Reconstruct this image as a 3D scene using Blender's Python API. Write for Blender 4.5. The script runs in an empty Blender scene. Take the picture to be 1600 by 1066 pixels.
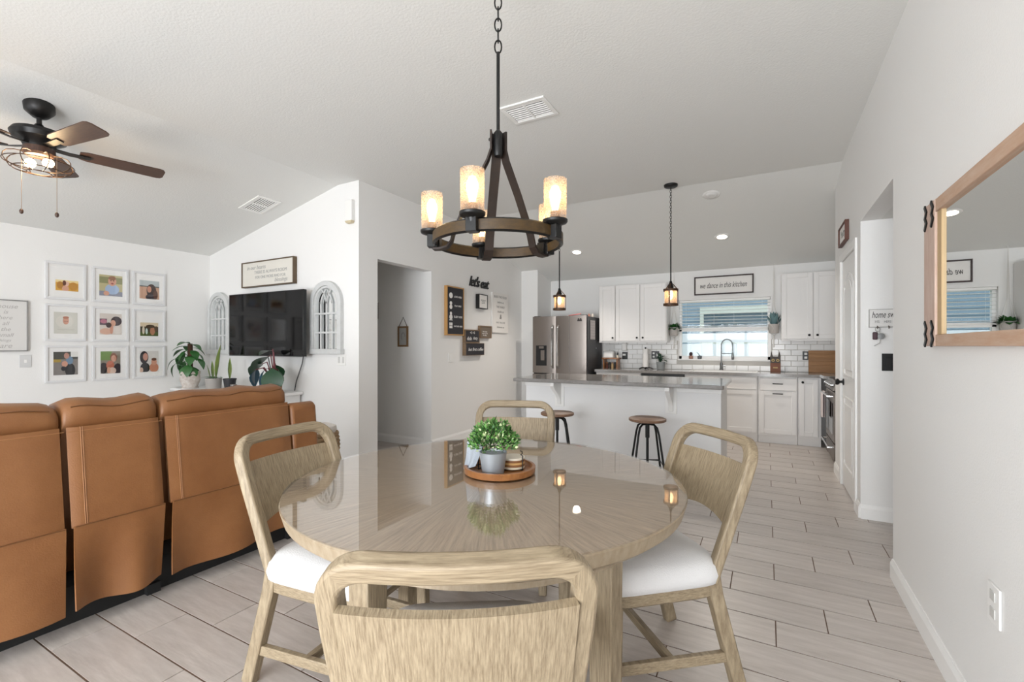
import bpy, bmesh, math, random
from mathutils import Vector, Matrix
random.seed(7)
R = math.radians
PI = math.pi
scene = bpy.context.scene
col = scene.collection

# ------------------------------------------------------------------ camera, world, daylight, exposure
FPX, Y0, EYE = 725.0, 541.0, 1.275
TH = math.atan(398 / 725)
cd = bpy.data.cameras.new('camera')
cd.sensor_width = 36.0
cd.lens = FPX / 1600 * 36
cd.shift_y = (Y0 - 533) / 1600
cd.clip_start = 0.05
cam = bpy.data.objects.new('camera', cd)
cam.location = (0, 0, EYE)
cam.rotation_euler = (R(90), 0, TH)
col.objects.link(cam)
scene.camera = cam
scene.view_settings.view_transform = 'Standard'
scene.view_settings.look = 'None'
scene.view_settings.gamma = 1
scene.view_settings.use_curve_mapping = False
scene.view_settings.exposure = 0.12
scene.cycles.use_denoising = True
scene.cycles.max_bounces = 10
scene.cycles.diffuse_bounces = 6
scene.cycles.transparent_max_bounces = 16
scene.cycles.sample_clamp_indirect = 8

world = bpy.data.worlds.new('sky')
scene.world = world
world.use_nodes = True
bg = world.node_tree.nodes['Background']
bg.inputs[0].default_value = (0.78, 0.88, 1.0, 1)
bg.inputs[1].default_value = 1.5

def area_light(name, loc, rot, sx, sy, power, color):
    l = bpy.data.lights.new(name, 'AREA')
    l.shape = 'RECTANGLE'
    l.size, l.size_y = sx, sy
    l.energy = power
    l.color = color
    o = bpy.data.objects.new(name, l)
    o.location = loc
    o.rotation_euler = rot
    col.objects.link(o)
    return o
# area lamps for daylight through the unseen glass doors behind the viewer
DAY = (0.93, 0.965, 1.0)
area_light('daylight_living_slider', (-4.6, -3.13, 1.08), (R(90), 0, 0), 2.8, 2.06, 45, DAY)
area_light('daylight_dining_slider', (-1.15, -3.13, 1.08), (R(90), 0, 0), 2.9, 2.06, 330, DAY)

# ------------------------------------------------------------------ helpers: pixel ray onto a known plane of the room
_d = (-math.sin(TH), math.cos(TH)); _r = (math.cos(TH), math.sin(TH))
def _ray(u, v):
    a = (u - 800) / FPX
    return (_d[0] + a * _r[0], _d[1] + a * _r[1], (Y0 - v) / FPX)
def onX(u, v, X):
    q = _ray(u, v); t = X / q[0]; return Vector((X, q[1] * t, EYE + q[2] * t))
def onY(u, v, Y):
    q = _ray(u, v); t = Y / q[1]; return Vector((q[0] * t, Y, EYE + q[2] * t))

# ------------------------------------------------------------------ helpers: materials
def lin(h):
    h = h.lstrip('#')
    out = []
    for i in (0, 2, 4):
        c = int(h[i:i + 2], 16) / 255
        out.append(c / 12.92 if c <= 0.04045 else ((c + 0.055) / 1.055) ** 2.4)
    return tuple(out) + (1.0,)
MATS = {}
def mat(name, color='#cccccc', rough=0.5, metal=0.0, bump=None, noise=None, spec=0.5, emit=None, coat=0.0, rand=0.0, sheen=0.0, trans=0.0):
    """bump=(scale, strength[, stretch]); noise=(scale, colour2, stretch, contrast)"""
    if name in MATS: return MATS[name]
    m = bpy.data.materials.new(name); m.use_nodes = True
    nt = m.node_tree; N = nt.nodes; L = nt.links
    b = N['Principled BSDF']
    b.inputs['Base Color'].default_value = lin(color)
    b.inputs['Roughness'].default_value = rough
    b.inputs['Metallic'].default_value = metal
    b.inputs['Specular IOR Level'].default_value = spec
    b.inputs['Coat Weight'].default_value = coat
    b.inputs['Coat Roughness'].default_value = 0.05
    b.inputs['Sheen Weight'].default_value = sheen
    b.inputs['Transmission Weight'].default_value = trans
    if emit:
        b.inputs['Emission Color'].default_value = lin(emit[0]); b.inputs['Emission Strength'].default_value = emit[1]
    tc = None
    def coords(stretch):
        nonlocal tc
        if tc is None: tc = N.new('ShaderNodeTexCoord')
        mp = N.new('ShaderNodeMapping'); mp.inputs['Scale'].default_value = stretch
        L.new(tc.outputs['Object'], mp.inputs['Vector'])
        return mp.outputs[0]
    src = None
    if noise:
        sc, c2, st, ctr = noise
        nz = N.new('ShaderNodeTexNoise'); nz.inputs['Scale'].default_value = sc
        nz.inputs['Detail'].default_value = 5; nz.inputs['Roughness'].default_value = 0.65
        L.new(coords(st), nz.inputs['Vector'])
        rp = N.new('ShaderNodeValToRGB')
        rp.color_ramp.elements[0].position = 0.5 - ctr; rp.color_ramp.elements[1].position = 0.5 + ctr
        rp.color_ramp.elements[0].color = lin(color); rp.color_ramp.elements[1].color = lin(c2)
        L.new(nz.outputs['Fac'], rp.inputs[0])
        src = rp.outputs[0]
    if rand:
        oi = N.new('ShaderNodeObjectInfo')
        hs = N.new('ShaderNodeHueSaturation')
        mr = N.new('ShaderNodeMapRange'); mr.inputs['To Min'].default_value = 1 - rand; mr.inputs['To Max'].default_value = 1 + rand
        L.new(oi.outputs['Random'], mr.inputs['Value']); L.new(mr.outputs[0], hs.inputs['Value'])
        if src is None: hs.inputs['Color'].default_value = lin(color)
        else: L.new(src, hs.inputs['Color'])
        src = hs.outputs[0]
    if src is not None: L.new(src, b.inputs['Base Color'])
    if bump:
        nb = N.new('ShaderNodeTexNoise'); nb.inputs['Scale'].default_value = bump[0]; nb.inputs['Detail'].default_value = 4
        L.new(coords(bump[2] if len(bump) > 2 else (1, 1, 1)), nb.inputs['Vector'])
        bp = N.new('ShaderNodeBump'); bp.inputs['Strength'].default_value = bump[1]; bp.inputs['Distance'].default_value = 0.01
        L.new(nb.outputs['Fac'], bp.inputs['Height']); L.new(bp.outputs[0], b.inputs['Normal'])
    MATS[name] = m
    return m
def glass(name, tint=(1, 1, 1, 1), f0=0.04, rough=0.0):
    if name in MATS: return MATS[name]
    m = bpy.data.materials.new(name); m.use_nodes = True
    nt = m.node_tree; N = nt.nodes; L = nt.links
    N.remove(N['Principled BSDF'])
    tr = N.new('ShaderNodeBsdfTransparent'); tr.inputs[0].default_value = tint
    gl = N.new('ShaderNodeBsdfGlossy'); gl.inputs['Roughness'].default_value = rough
    lw = N.new('ShaderNodeLayerWeight'); lw.inputs[0].default_value = 0.5      # Schlick reflectance, same on both faces of the sheet
    pw = N.new('ShaderNodeMath'); pw.operation = 'POWER'; pw.inputs[1].default_value = 4.2; L.new(lw.outputs['Facing'], pw.inputs[0])
    fr = N.new('ShaderNodeMapRange'); fr.inputs['To Min'].default_value = f0; L.new(pw.outputs[0], fr.inputs['Value'])
    mx = N.new('ShaderNodeMixShader')
    L.new(fr.outputs[0], mx.inputs[0]); L.new(tr.outputs[0], mx.inputs[1]); L.new(gl.outputs[0], mx.inputs[2])
    L.new(mx.outputs[0], N['Material Output'].inputs['Surface'])
    MATS[name] = m
    return m
def frosted(name, color, keep):
    """seeded glass: part clear, part scattering"""
    m = bpy.data.materials.new(name); m.use_nodes = True
    nt = m.node_tree; N = nt.nodes; L = nt.links
    N.remove(N['Principled BSDF'])
    tr = N.new('ShaderNodeBsdfTransparent')
    tl = N.new('ShaderNodeBsdfTranslucent'); tl.inputs[0].default_value = lin(color)
    gl = N.new('ShaderNodeBsdfGlossy'); gl.inputs['Roughness'].default_value = 0.1
    tc = N.new('ShaderNodeTexCoord'); nz = N.new('ShaderNodeTexNoise'); nz.inputs['Scale'].default_value = 160
    mr = N.new('ShaderNodeMapRange'); mr.inputs['From Min'].default_value = 0.3; mr.inputs['From Max'].default_value = 0.7
    mr.inputs['To Min'].default_value = keep - 0.15; mr.inputs['To Max'].default_value = keep + 0.15
    L.new(tc.outputs['Object'], nz.inputs['Vector']); L.new(nz.outputs['Fac'], mr.inputs['Value'])
    m1 = N.new('ShaderNodeMixShader'); L.new(mr.outputs[0], m1.inputs[0]); L.new(tl.outputs[0], m1.inputs[1]); L.new(tr.outputs[0], m1.inputs[2])
    m2 = N.new('ShaderNodeMixShader'); m2.inputs[0].default_value = 0.07; L.new(m1.outputs[0], m2.inputs[1]); L.new(gl.outputs[0], m2.inputs[2])
    L.new(m2.outputs[0], N['Material Output'].inputs['Surface'])
    return m
def emission(name, color, strength):
    if name in MATS: return MATS[name]
    m = bpy.data.materials.new(name); m.use_nodes = True
    nt = m.node_tree; N = nt.nodes
    N.remove(N['Principled BSDF'])
    e = N.new('ShaderNodeEmission'); e.inputs[0].default_value = lin(color); e.inputs[1].default_value = strength
    nt.links.new(e.outputs[0], N['Material Output'].inputs['Surface'])
    MATS[name] = m
    return m
def flat(color):
    return mat('print_' + color, color, 0.6)

# ------------------------------------------------------------------ helpers: geometry
class MB:
    def __init__(s): s.v = []; s.f = []; s.mi = []; s.m = 0
    def add(s, vs, fs):
        o = len(s.v); s.v += [tuple(x) for x in vs]
        s.f += [tuple(i + o for i in f) for f in fs]; s.mi += [s.m] * len(fs)
        return s
    def box(s, x0, x1, y0, y1, z0, z1):
        return s.add([(x0, y0, z0), (x1, y0, z0), (x1, y1, z0), (x0, y1, z0), (x0, y0, z1), (x1, y0, z1), (x1, y1, z1), (x0, y1, z1)],
                     [(0, 3, 2, 1), (4, 5, 6, 7), (0, 1, 5, 4), (1, 2, 6, 5), (2, 3, 7, 6), (3, 0, 4, 7)])
    def prism(s, poly, axis, a, b):
        """poly in the two other axes (in order xyz without axis), extruded from a to b"""
        n = len(poly)
        def P(p, t):
            q = list(p); q.insert('xyz'.index(axis), t); return tuple(q)
        vs = [P(p, a) for p in poly] + [P(p, b) for p in poly]
        fs = [tuple(range(n))[::-1], tuple(range(n, 2 * n))] + [(i, (i + 1) % n, n + (i + 1) % n, n + i) for i in range(n)]
        return s.add(vs, fs)
    def lathe(s, prof, n=24, c=(0, 0, 0), axis='z', caps=True):
        vs = []; fs = []
        k = len(prof)
        for i in range(n):
            a = 2 * PI * i / n
            for r, z in prof:
                x, y = r * math.cos(a), r * math.sin(a)
                p = {'z': (x, y, z), 'y': (x, -z, y), 'x': (z, x, y)}[axis]
                vs.append((c[0] + p[0], c[1] + p[1], c[2] + p[2]))
        for i in range(n):
            j = (i + 1) % n
            for q in range(k - 1): fs.append((i * k + q, j * k + q, j * k + q + 1, i * k + q + 1))
        if caps:
            if prof[0][0] > 1e-6: fs.append(tuple(i * k for i in range(n))[::-1])
            if prof[-1][0] > 1e-6: fs.append(tuple(i * k + k - 1 for i in range(n)))
        return s.add(vs, fs)
    def tube(s, pts, r, n=8, closed=False):
        pts = [Vector(p) for p in pts]; m = len(pts); vs = []; fs = []
        rs = r if isinstance(r, (list, tuple)) else [r] * m
        prev = None
        for i, p in enumerate(pts):
            a = pts[i - 1] if (i or closed) else p; b = pts[(i + 1) % m] if (i < m - 1 or closed) else p
            t = (b - a).normalized()
            if prev is None:
                up = Vector((0, 0, 1)) if abs(t.z) < 0.9 else Vector((1, 0, 0)); u = t.cross(up).normalized()
            else:
                u = (prev - t * prev.dot(t)).normalized()
            w = t.cross(u); prev = u
            for k in range(n):
                a_ = 2 * PI * k / n
                vs.append(p + (u * math.cos(a_) + w * math.sin(a_)) * rs[i])
        for i in range(m if closed else m - 1):
            j = (i + 1) % m
            for k in range(n): fs.append((i * n + k, i * n + (k + 1) % n, j * n + (k + 1) % n, j * n + k))
        if not closed: fs += [tuple(range(n))[::-1], tuple((m - 1) * n + k for k in range(n))]
        return s.add(vs, fs)
    def bar(s, pts, nrm, w, d, closed=False):
        """rectangular section swept on pts; nrm = face normal (one or per point); w across, d along the normal"""
        pts = [Vector(p) for p in pts]; m = len(pts); vs = []; fs = []
        for i, p in enumerate(pts):
            a = pts[i - 1] if (i or closed) else p; b = pts[(i + 1) % m] if (i < m - 1 or closed) else p
            t = (b - a).normalized(); nn = Vector(nrm[i] if isinstance(nrm, list) else nrm)
            nn = (nn - t * nn.dot(t)).normalized(); bb = t.cross(nn)
            k = 1.0
            if 0 < i < m - 1 or closed:
                t1 = (p - a).normalized(); k = 1 / max(0.5, t1.dot(t))
            for sx, sy in ((-1, -1), (1, -1), (1, 1), (-1, 1)): vs.append(p + bb * (sx * w / 2 * k) + nn * (sy * d / 2))
        for i in range(m if closed else m - 1):
            j = (i + 1) % m
            for q in range(4): fs.append((i * 4 + q, i * 4 + (q + 1) % 4, j * 4 + (q + 1) % 4, j * 4 + q))
        if not closed: fs += [(3, 2, 1, 0), tuple((m - 1) * 4 + q for q in range(4))]
        return s.add(vs, fs)
    def ell(s, c, rx, ry, rz, nu=16, nv=10):
        vs = [(c[0], c[1], c[2] - rz)]; fs = []
        for j in range(1, nv):
            b = -PI / 2 + PI * j / nv
            for i in range(nu):
                a = 2 * PI * i / nu
                vs.append((c[0] + rx * math.cos(b) * math.cos(a), c[1] + ry * math.cos(b) * math.sin(a), c[2] + rz * math.sin(b)))
        vs.append((c[0], c[1], c[2] + rz)); top = len(vs) - 1
        for i in range(nu): fs.append((0, 1 + (i + 1) % nu, 1 + i))
        for j in range(nv - 2):
            for i in range(nu):
                a = 1 + j * nu + i; b = 1 + j * nu + (i + 1) % nu
                fs.append((a, b, b + nu, a + nu))
        o = 1 + (nv - 2) * nu
        for i in range(nu): fs.append((top, o + i, o + (i + 1) % nu))
        return s.add(vs, fs)
    def super_pad(s, rings, ex=5, n=40):
        """stacked superellipse rings (hx, hy, z[, cx, cy]); ends closed"""
        vs = []; fs = []
        for rg in rings:
            hx, hy, z = rg[:3]; cx, cy = rg[3:5] if len(rg) > 3 else (0, 0)
            for i in range(n):
                a = 2 * PI * i / n; ca, sa = math.cos(a), math.sin(a)
                vs.append((cx + hx * math.copysign(abs(ca) ** (2 / ex), ca), cy + hy * math.copysign(abs(sa) ** (2 / ex), sa), z))
        for j in range(len(rings) - 1):
            for i in range(n): fs.append((j * n + i, j * n + (i + 1) % n, (j + 1) * n + (i + 1) % n, (j + 1) * n + i))
        fs += [tuple(range(n))[::-1], tuple((len(rings) - 1) * n + i for i in range(n))]
        return s.add(vs, fs)
    def grid(s, P, nu, nv, thick=0.0):
        """P(u,v)->(x,y,z), u,v in 0..1; thick offsets a second sheet along the normal and closes it"""
        pts = [[Vector(P(i / nu, j / nv)) for i in range(nu + 1)] for j in range(nv + 1)]
        W = nu + 1; vs = [p for row in pts for p in row]
        fs = [(j * W + i, j * W + i + 1, (j + 1) * W + i + 1, (j + 1) * W + i) for j in range(nv) for i in range(nu)]
        if thick:
            o = len(vs); back = []
            for j in range(nv + 1):
                for i in range(nu + 1):
                    du = pts[j][min(i + 1, nu)] - pts[j][max(i - 1, 0)]; dv = pts[min(j + 1, nv)][i] - pts[max(j - 1, 0)][i]
                    n_ = du.cross(dv)
                    n_ = n_.normalized() if n_.length > 1e-12 else Vector((0, 0, 1))
                    back.append(pts[j][i] - n_ * thick)
            vs += back
            fs += [(o + f[3], o + f[2], o + f[1], o + f[0]) for f in fs[:]]
            edge = [j for j in range(W)] + [j * W + nu for j in range(1, nv + 1)] + [nv * W + i for i in range(nu - 1, -1, -1)] + [j * W for j in range(nv - 1, 0, -1)]
            for a, b in zip(edge, edge[1:] + edge[:1]): fs.append((b, a, o + a, o + b))
        return s.add(vs, fs)
    def mesh(s, name, smooth=None):
        me = bpy.data.meshes.new(name); me.from_pydata(s.v, [], s.f); me.update()
        if any(s.mi): me.polygons.foreach_set('material_index', s.mi)
        if smooth is not None:
            me.polygons.foreach_set('use_smooth', [True] * len(me.polygons))
            me.set_sharp_from_angle(angle=R(smooth))
        return me
def obj(name, mb, m=None, parent=None, bevel=None, smooth=None, loc=None, rot=None, seg=2):
    me = mb.mesh(name, smooth if smooth is not None else (35 if bevel else None)) if isinstance(mb, MB) else mb
    for q in (m if isinstance(m, (list, tuple)) else [m]):
        if q and isinstance(mb, MB): me.materials.append(q)
    o = bpy.data.objects.new(name, me); col.objects.link(o)
    if parent: o.parent = parent
    if loc: o.location = loc
    if rot: o.rotation_euler = rot
    if bevel:
        bv = o.modifiers.new('bevel', 'BEVEL'); bv.width = bevel; bv.segments = seg; bv.limit_method = 'ANGLE'; bv.angle_limit = R(40)
        bv.harden_normals = False
    return o
def tag(o, label, cat, group=None):
    o['label'] = label; o['category'] = cat
    if group: o['group'] = group
    return o
def thing(name, label, cat, loc=(0, 0, 0), rz=0.0, group=None):
    o = bpy.data.objects.new(name, None); o.empty_display_size = 0.1; col.objects.link(o)
    o.location = loc; o.rotation_euler = (0, 0, rz)
    return tag(o, label, cat, group)
def struct(name, mb, m, bevel=None, parent=None, smooth=None):
    o = obj(name, mb, m, parent, bevel, smooth)
    if parent is None: o['kind'] = 'structure'
    return o
def copy_tree(o, parent=None):
    c = o.copy(); col.objects.link(c)
    if parent: c.parent = parent
    for ch in o.children: copy_tree(ch, c)
    return c
def text(parent, s, m, w=None, h=None, at=(0, 0, 0), shear=0.0, depth=0.0006, bold=0.0, name='lettering', spacing=1.0, align='CENTER', tall=1.0):
    cu = bpy.data.curves.new('t', 'FONT'); cu.body = s; cu.align_x = align; cu.align_y = 'CENTER'
    cu.shear = shear; cu.extrude = 0.001; cu.offset = bold; cu.space_character = spacing; cu.space_line = 0.9; cu.resolution_u = 3
    t = bpy.data.objects.new('t', cu)
    me = bpy.data.meshes.new_from_object(t)
    bpy.data.objects.remove(t); bpy.data.curves.remove(cu)
    xs = [v.co.x for v in me.vertices]; ys = [v.co.y for v in me.vertices]
    W, H = max(xs) - min(xs), max(ys) - min(ys)
    k = min([q for q in ((w / W if w else None), (h / H if h else None)) if q])
    cx = (max(xs) + min(xs)) / 2 if align == 'CENTER' else min(xs)
    cy = (max(ys) + min(ys)) / 2
    for v in me.vertices:
        x, y, z = (v.co.x - cx) * k, (v.co.y - cy) * k * tall, (v.co.z / 0.001) * depth
        v.co = (at[0] + x, at[1] - z, at[2] + y)
    me.materials.clear(); me.materials.append(m)
    me.name = name
    return obj(name, me, None, parent)

WALLROT = {'-y': 0.0, '+x': PI / 2, '-x': -PI / 2, '+y': PI}
def framed(name, label, cat, centre, face, w, h, depth, fw, fmat, pmat, lines=(), group=None, panel_depth=None):
    """sign / picture on a wall: frame bars + panel + lettering. lines: (text, x, z, width, height, material, shear)"""
    t = thing(name, label, cat, centre, WALLROT[face], group)
    f = MB()
    if fw:
        f.box(-w / 2, w / 2, -depth, 0, h / 2 - fw, h / 2).box(-w / 2, w / 2, -depth, 0, -h / 2, -h / 2 + fw)
        f.box(-w / 2, -w / 2 + fw, -depth, 0, -h / 2 + fw, h / 2 - fw).box(w / 2 - fw, w / 2, -depth, 0, -h / 2 + fw, h / 2 - fw)
        obj('frame', f, fmat, t, bevel=0.0015)
    pd = panel_depth if panel_depth is not None else (depth * 0.6 if fw else depth)
    obj('panel', MB().box(-w / 2 + fw, w / 2 - fw, -pd, -0.001, -h / 2 + fw, h / 2 - fw), pmat, t)
    for ln in lines:
        s, x, z, lw, lh, lm, sh = ln[:7]
        text(t, s, lm, lw, lh, (x, -pd - 0.0008, z), sh, tall=ln[7] if len(ln) > 7 else 1.0)
    return t

# ------------------------------------------------------------------ shared materials
M_wall = mat('wall_paint', '#eae9e7', 0.62, bump=(130, 0.12))
M_ceil = mat('ceiling_paint', '#e3e3e0', 0.75, bump=(75, 0.2))
M_trim = mat('trim_white', '#efeeec', 0.35)
M_cab = mat('cabinet_white', '#e9e7e5', 0.4)
M_black = mat('black_metal', '#161616', 0.4, 0.3)
M_blackp = mat('black_plastic', '#121213', 0.35)
M_white = mat('white_plastic', '#ecebe8', 0.35)
M_oak = mat('cerused_oak', '#74644e', 0.5, noise=(24, '#a8987e', (12, 2.0, 0.45), 0.2), bump=(60, 0.06, (6, 1, 0.3)))
M_oakx = mat('cerused_oak_cross', '#74644e', 0.5, noise=(24, '#a8987e', (0.45, 2.0, 12), 0.2), bump=(60, 0.06, (0.3, 1, 6)))
M_cloth = mat('quilted_white_fabric', '#dad9d9', 0.9, bump=(240, 0.25))
M_tile = mat('plank_tile', '#ada49d', 0.33, noise=(3.0, '#cec6c0', (1.2, 9, 1), 0.25), rand=0.06, bump=(14, 0.04, (1, 8, 1)))
M_grout = mat('grout', '#6f5a4c', 0.9)
M_counter = mat('grey_laminate', '#7c7976', 0.13, noise=(30, '#93908d', (1, 2, 1), 0.25))
M_steel = mat('stainless_steel', '#857d77', 0.36, 0.8, bump=(40, 0.03, (30, 30, 0.3)))
M_chrome = mat('chrome', '#c9c9c9', 0.12, 1.0)
M_leather = mat('tan_leather', '#7b4e2a', 0.46, noise=(5, '#895c36', (1, 1, 1), 0.25), bump=(180, 0.1))
M_stitch = mat('leather_stitching', '#a5744a', 0.6)
M_wood_dark = mat('dark_walnut', '#3b2a22', 0.45, noise=(12, '#5a4034', (1, 10, 1), 0.25))
M_barn = mat('barnwood', '#2c1f0b', 0.5, noise=(10, '#4c3612', (4, 4, 9), 0.25))
M_tray = mat('acacia_wood', '#7a4a25', 0.4, noise=(8, '#a06a38', (1, 8, 3), 0.25), coat=0.3)
M_leaf = mat('leaf_green', '#2c5a2c', 0.4, noise=(9, '#3f7a3a', (1, 1, 1), 0.3))
M_leafd = mat('leaf_dark_green', '#1f3d2c', 0.35, noise=(9, '#2c5237', (1, 1, 1), 0.3))
M_stem = mat('stem_brown', '#5c4130', 0.7)
M_soil = mat('potting_soil', '#33281f', 0.95, bump=(60, 0.6))
M_glass = glass('clear_glass'); M_pane = glass('window_glass', f0=0.012)
M_mirror = mat('mirror_glass', '#f2f4f4', 0.01, 1.0)
M_ink = mat('dark_ink', '#2b2626', 0.7)
M_inkg = mat('grey_ink', '#8b8a88', 0.7)
M_inkw = mat('white_ink', '#efece8', 0.7)

# ------------------------------------------------------------------ room shell
XP, YT, XL, XR, YB, YN = -6.366, 3.409, -3.66, 0.61, 7.54, -3.0
ZC, EA, EB = 2.975, 2.45, 2.42          # flat ceiling, eave at picture wall, eave at kitchen window wall
BX, BY = -3.967, 5.2                     # where the slopes begin
XK = 1.25                                # kitchen's right wall (behind the range)
YP = 5.70                                # end of the pantry wall
def zA(x): return EA + (ZC - EA) * (x - XP) / (BX - XP)
def zB(y): return ZC + (EB - ZC) * (y - BY) / (YB - BY)

floor = struct('floor', MB().box(-7.5, 3.0, YN - 0.12, YB + 0.1, -0.12, -0.003), M_grout)
TW, TL, G = 0.2135, 0.614, 0.0055
GY = 0.008
tm = MB().box(-TL / 2 + G / 2, TL / 2 - G / 2, -TW / 2 + GY / 2, TW / 2 - GY / 2, -0.006, 0.0)
tile_mesh = tm.mesh('tile'); tile_mesh.materials.append(M_tile)
rest = MB()
ntile = 0
for k in range(-19, 32):
    y0 = 0.77 + k * TW
    x0 = -2.625 + (k % 3) * TL / 3
    for n in range(-8, 10):
        xc, yc = x0 + (n + 0.5) * TL, y0 + TW / 2
        if xc < -7.2 or xc > 2.4 or yc > YB or yc < YN: continue
        view = (yc > 0.45 and yc < 7.05 and -3.05 < xc < 0.78 and not (yc > 4.95 and xc < -0.5) and xc * -0.481 + yc * 0.877 > 0.7) or \
               (3.2 < yc < 4.4 and 0.6 < xc < 1.3) or (3.5 < yc < 4.7 and -4.9 < xc < -3.2)
        # tiles that stop at the right wall are cut to it
        if view:
            o = bpy.data.objects.new('tile', tile_mesh); col.objects.link(o); o.parent = floor; o.location = (xc, yc, 0); ntile += 1
        else:
            rest.box(xc - TL / 2 + G / 2, xc + TL / 2 - G / 2, yc - TW / 2 + G / 2, yc + TW / 2 - G / 2, -0.006, 0.0)
ro = obj('tiles', rest, M_tile, floor); ro['kind'] = 'stuff'

c = MB()
T_ = 0.12
c.add([(XP - T_, YN - T_, EA - 0.026), (BX, YN - T_, ZC), (BX, YT + 0.13, ZC), (XP - T_, YT + 0.13, EA - 0.026),
       (XP - T_, YN - T_, EA + 0.1), (BX, YN - T_, ZC + 0.1), (BX, YT + 0.13, ZC + 0.1), (XP - T_, YT + 0.13, EA + 0.1)],
      [(0, 1, 2, 3), (7, 6, 5, 4), (0, 4, 5, 1), (2, 6, 7, 3), (3, 7, 4, 0)])
c.add([(BX, YN - T_, ZC), (XR + T_, YN - T_, ZC), (XR + T_, BY, ZC), (BX, BY, ZC),
       (BX, YN - T_, ZC + 0.1), (XR + T_, YN - T_, ZC + 0.1), (XR + T_, BY, ZC + 0.1), (BX, BY, ZC + 0.1)],
      [(0, 1, 2, 3), (7, 6, 5, 4), (0, 4, 5, 1), (1, 5, 6, 2)])
zend = zB(YB + T_)
c.add([(BX, BY, ZC), (XK + T_, BY, ZC), (XK + T_, YB + T_, zend), (BX, YB + T_, zend),
       (BX, BY, ZC + 0.1), (XK + T_, BY, ZC + 0.1), (XK + T_, YB + T_, zend + 0.1), (BX, YB + T_, zend + 0.1)],
      [(0, 1, 2, 3), (7, 6, 5, 4), (1, 5, 6, 2), (2, 6, 7, 3), (3, 7, 4, 0)])
struct('ceiling', c, M_ceil)

ZW = 3.05
struct('wall_left', MB().box(XP - T_, XP, YN - T_, YT + T_, 0, EA + 0.08), M_wall)
w = MB().prism([(XP, 0), (XL, 0), (XL, ZC + 0.04), (BX, ZC + 0.04), (XP, EA + 0.04)], 'y', YT, YT + T_)
struct('wall_television', w, M_wall)
D0, D1, DZ = 3.67, 4.58, 2.21            # doorway to the hall
w = MB().box(XL - T_, XL, YT + T_, D0, 0, ZC + 0.04).box(XL - T_, XL, D0, D1, DZ, ZC + 0.04)
w.prism([(D1, 0), (YB, 0), (YB, zB(YB) + 0.04), (BY, ZC + 0.04), (D1, ZC + 0.04)], 'x', XL - T_, XL)
struct('wall_hall', w, M_wall)
YS = 7.0                                 # stub wall beside the refrigerator
struct('wall_stub', MB().prism([(YS, 0), (YB, 0), (YB, zB(YB) + 0.03), (YS, zB(YS) + 0.03)], 'x', XL, -3.353), M_wall)
# hall behind the doorway
struct('wall_hall_far', MB().box(-6.2, XL - T_, D1 + 0.04, D1 + 0.14, 0, 2.5), M_wall)
struct('wall_hall_end', MB().box(-6.3, -6.2, YT + T_, D1 + 0.14, 0, 2.5), M_wall)
struct('ceiling_hall', MB().box(-6.3, XL - T_, YT + T_, D1 + 0.14, 2.44, 2.5), M_ceil)
# right wall with the opening to the side hall and the pantry door
O0, O1, OZ = 3.25, 4.26, 2.2
w = MB().box(XR, XR + T_, YN - T_, O0, 0, ZC + 0.04).box(XR, XR + T_, O0, O1, OZ, ZC + 0.04)
PD0, PD1, PDZ = 4.46, 5.22, 2.05
w.box(XR, XR + T_, O1, PD0, 0, ZC + 0.04).box(XR, XR + T_, PD0, PD1, PDZ, ZC + 0.04)
w.prism([(PD1, 0), (YP, 0), (YP, zB(YP) + 0.03), (BY + 0.02, ZC + 0.03), (PD1, ZC + 0.04)], 'x', XR, XR + T_)
struct('wall_right', w, M_wall)
struct('wall_side_hall_far', MB().box(XR + 0.002, 2.6, O1 - 0.002, O1 + 0.1, 0, OZ - 0.001), M_wall)
struct('wall_side_hall_near', MB().box(XR + T_ - 0.004, 2.6, O0 - 0.1, O0, 0, 2.3), M_wall)
struct('wall_side_hall_end', MB().box(2.6, 2.7, O0 - 0.1, O1 + 0.1, 0, 2.3), M_wall)
struct('ceiling_side_hall', MB().box(XR + T_, 2.7, O0 - 0.1, O1 + 0.1, OZ, OZ + 0.1), M_ceil)
struct('wall_pantry', MB().prism([(XR + T_, 0), (XK + 0.1, 0), (XK + 0.1, zB(YP) + 0.05), (XR + T_, zB(YP) + 0.05)], 'y', YP - T_, YP), M_wall)
struct('wall_range', MB().box(XK, XK + T_, YP, YB, 0, zB(YP) + 0.03), M_wall)
# window wall
WX0, WX1, WZ0, WZ1 = -1.20, 0.055, 1.075, 1.985
w = MB().box(XL, WX0, YB, YB + 0.15, 0, EB + 0.06).box(WX1, XK + T_, YB, YB + 0.15, 0, EB + 0.06)
w.box(WX0, WX1, YB, YB + 0.15, 0, WZ0).box(WX0, WX1, YB, YB + 0.15, WZ1, EB + 0.06)
wall_back = struct('wall_back', w, M_wall)
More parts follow.
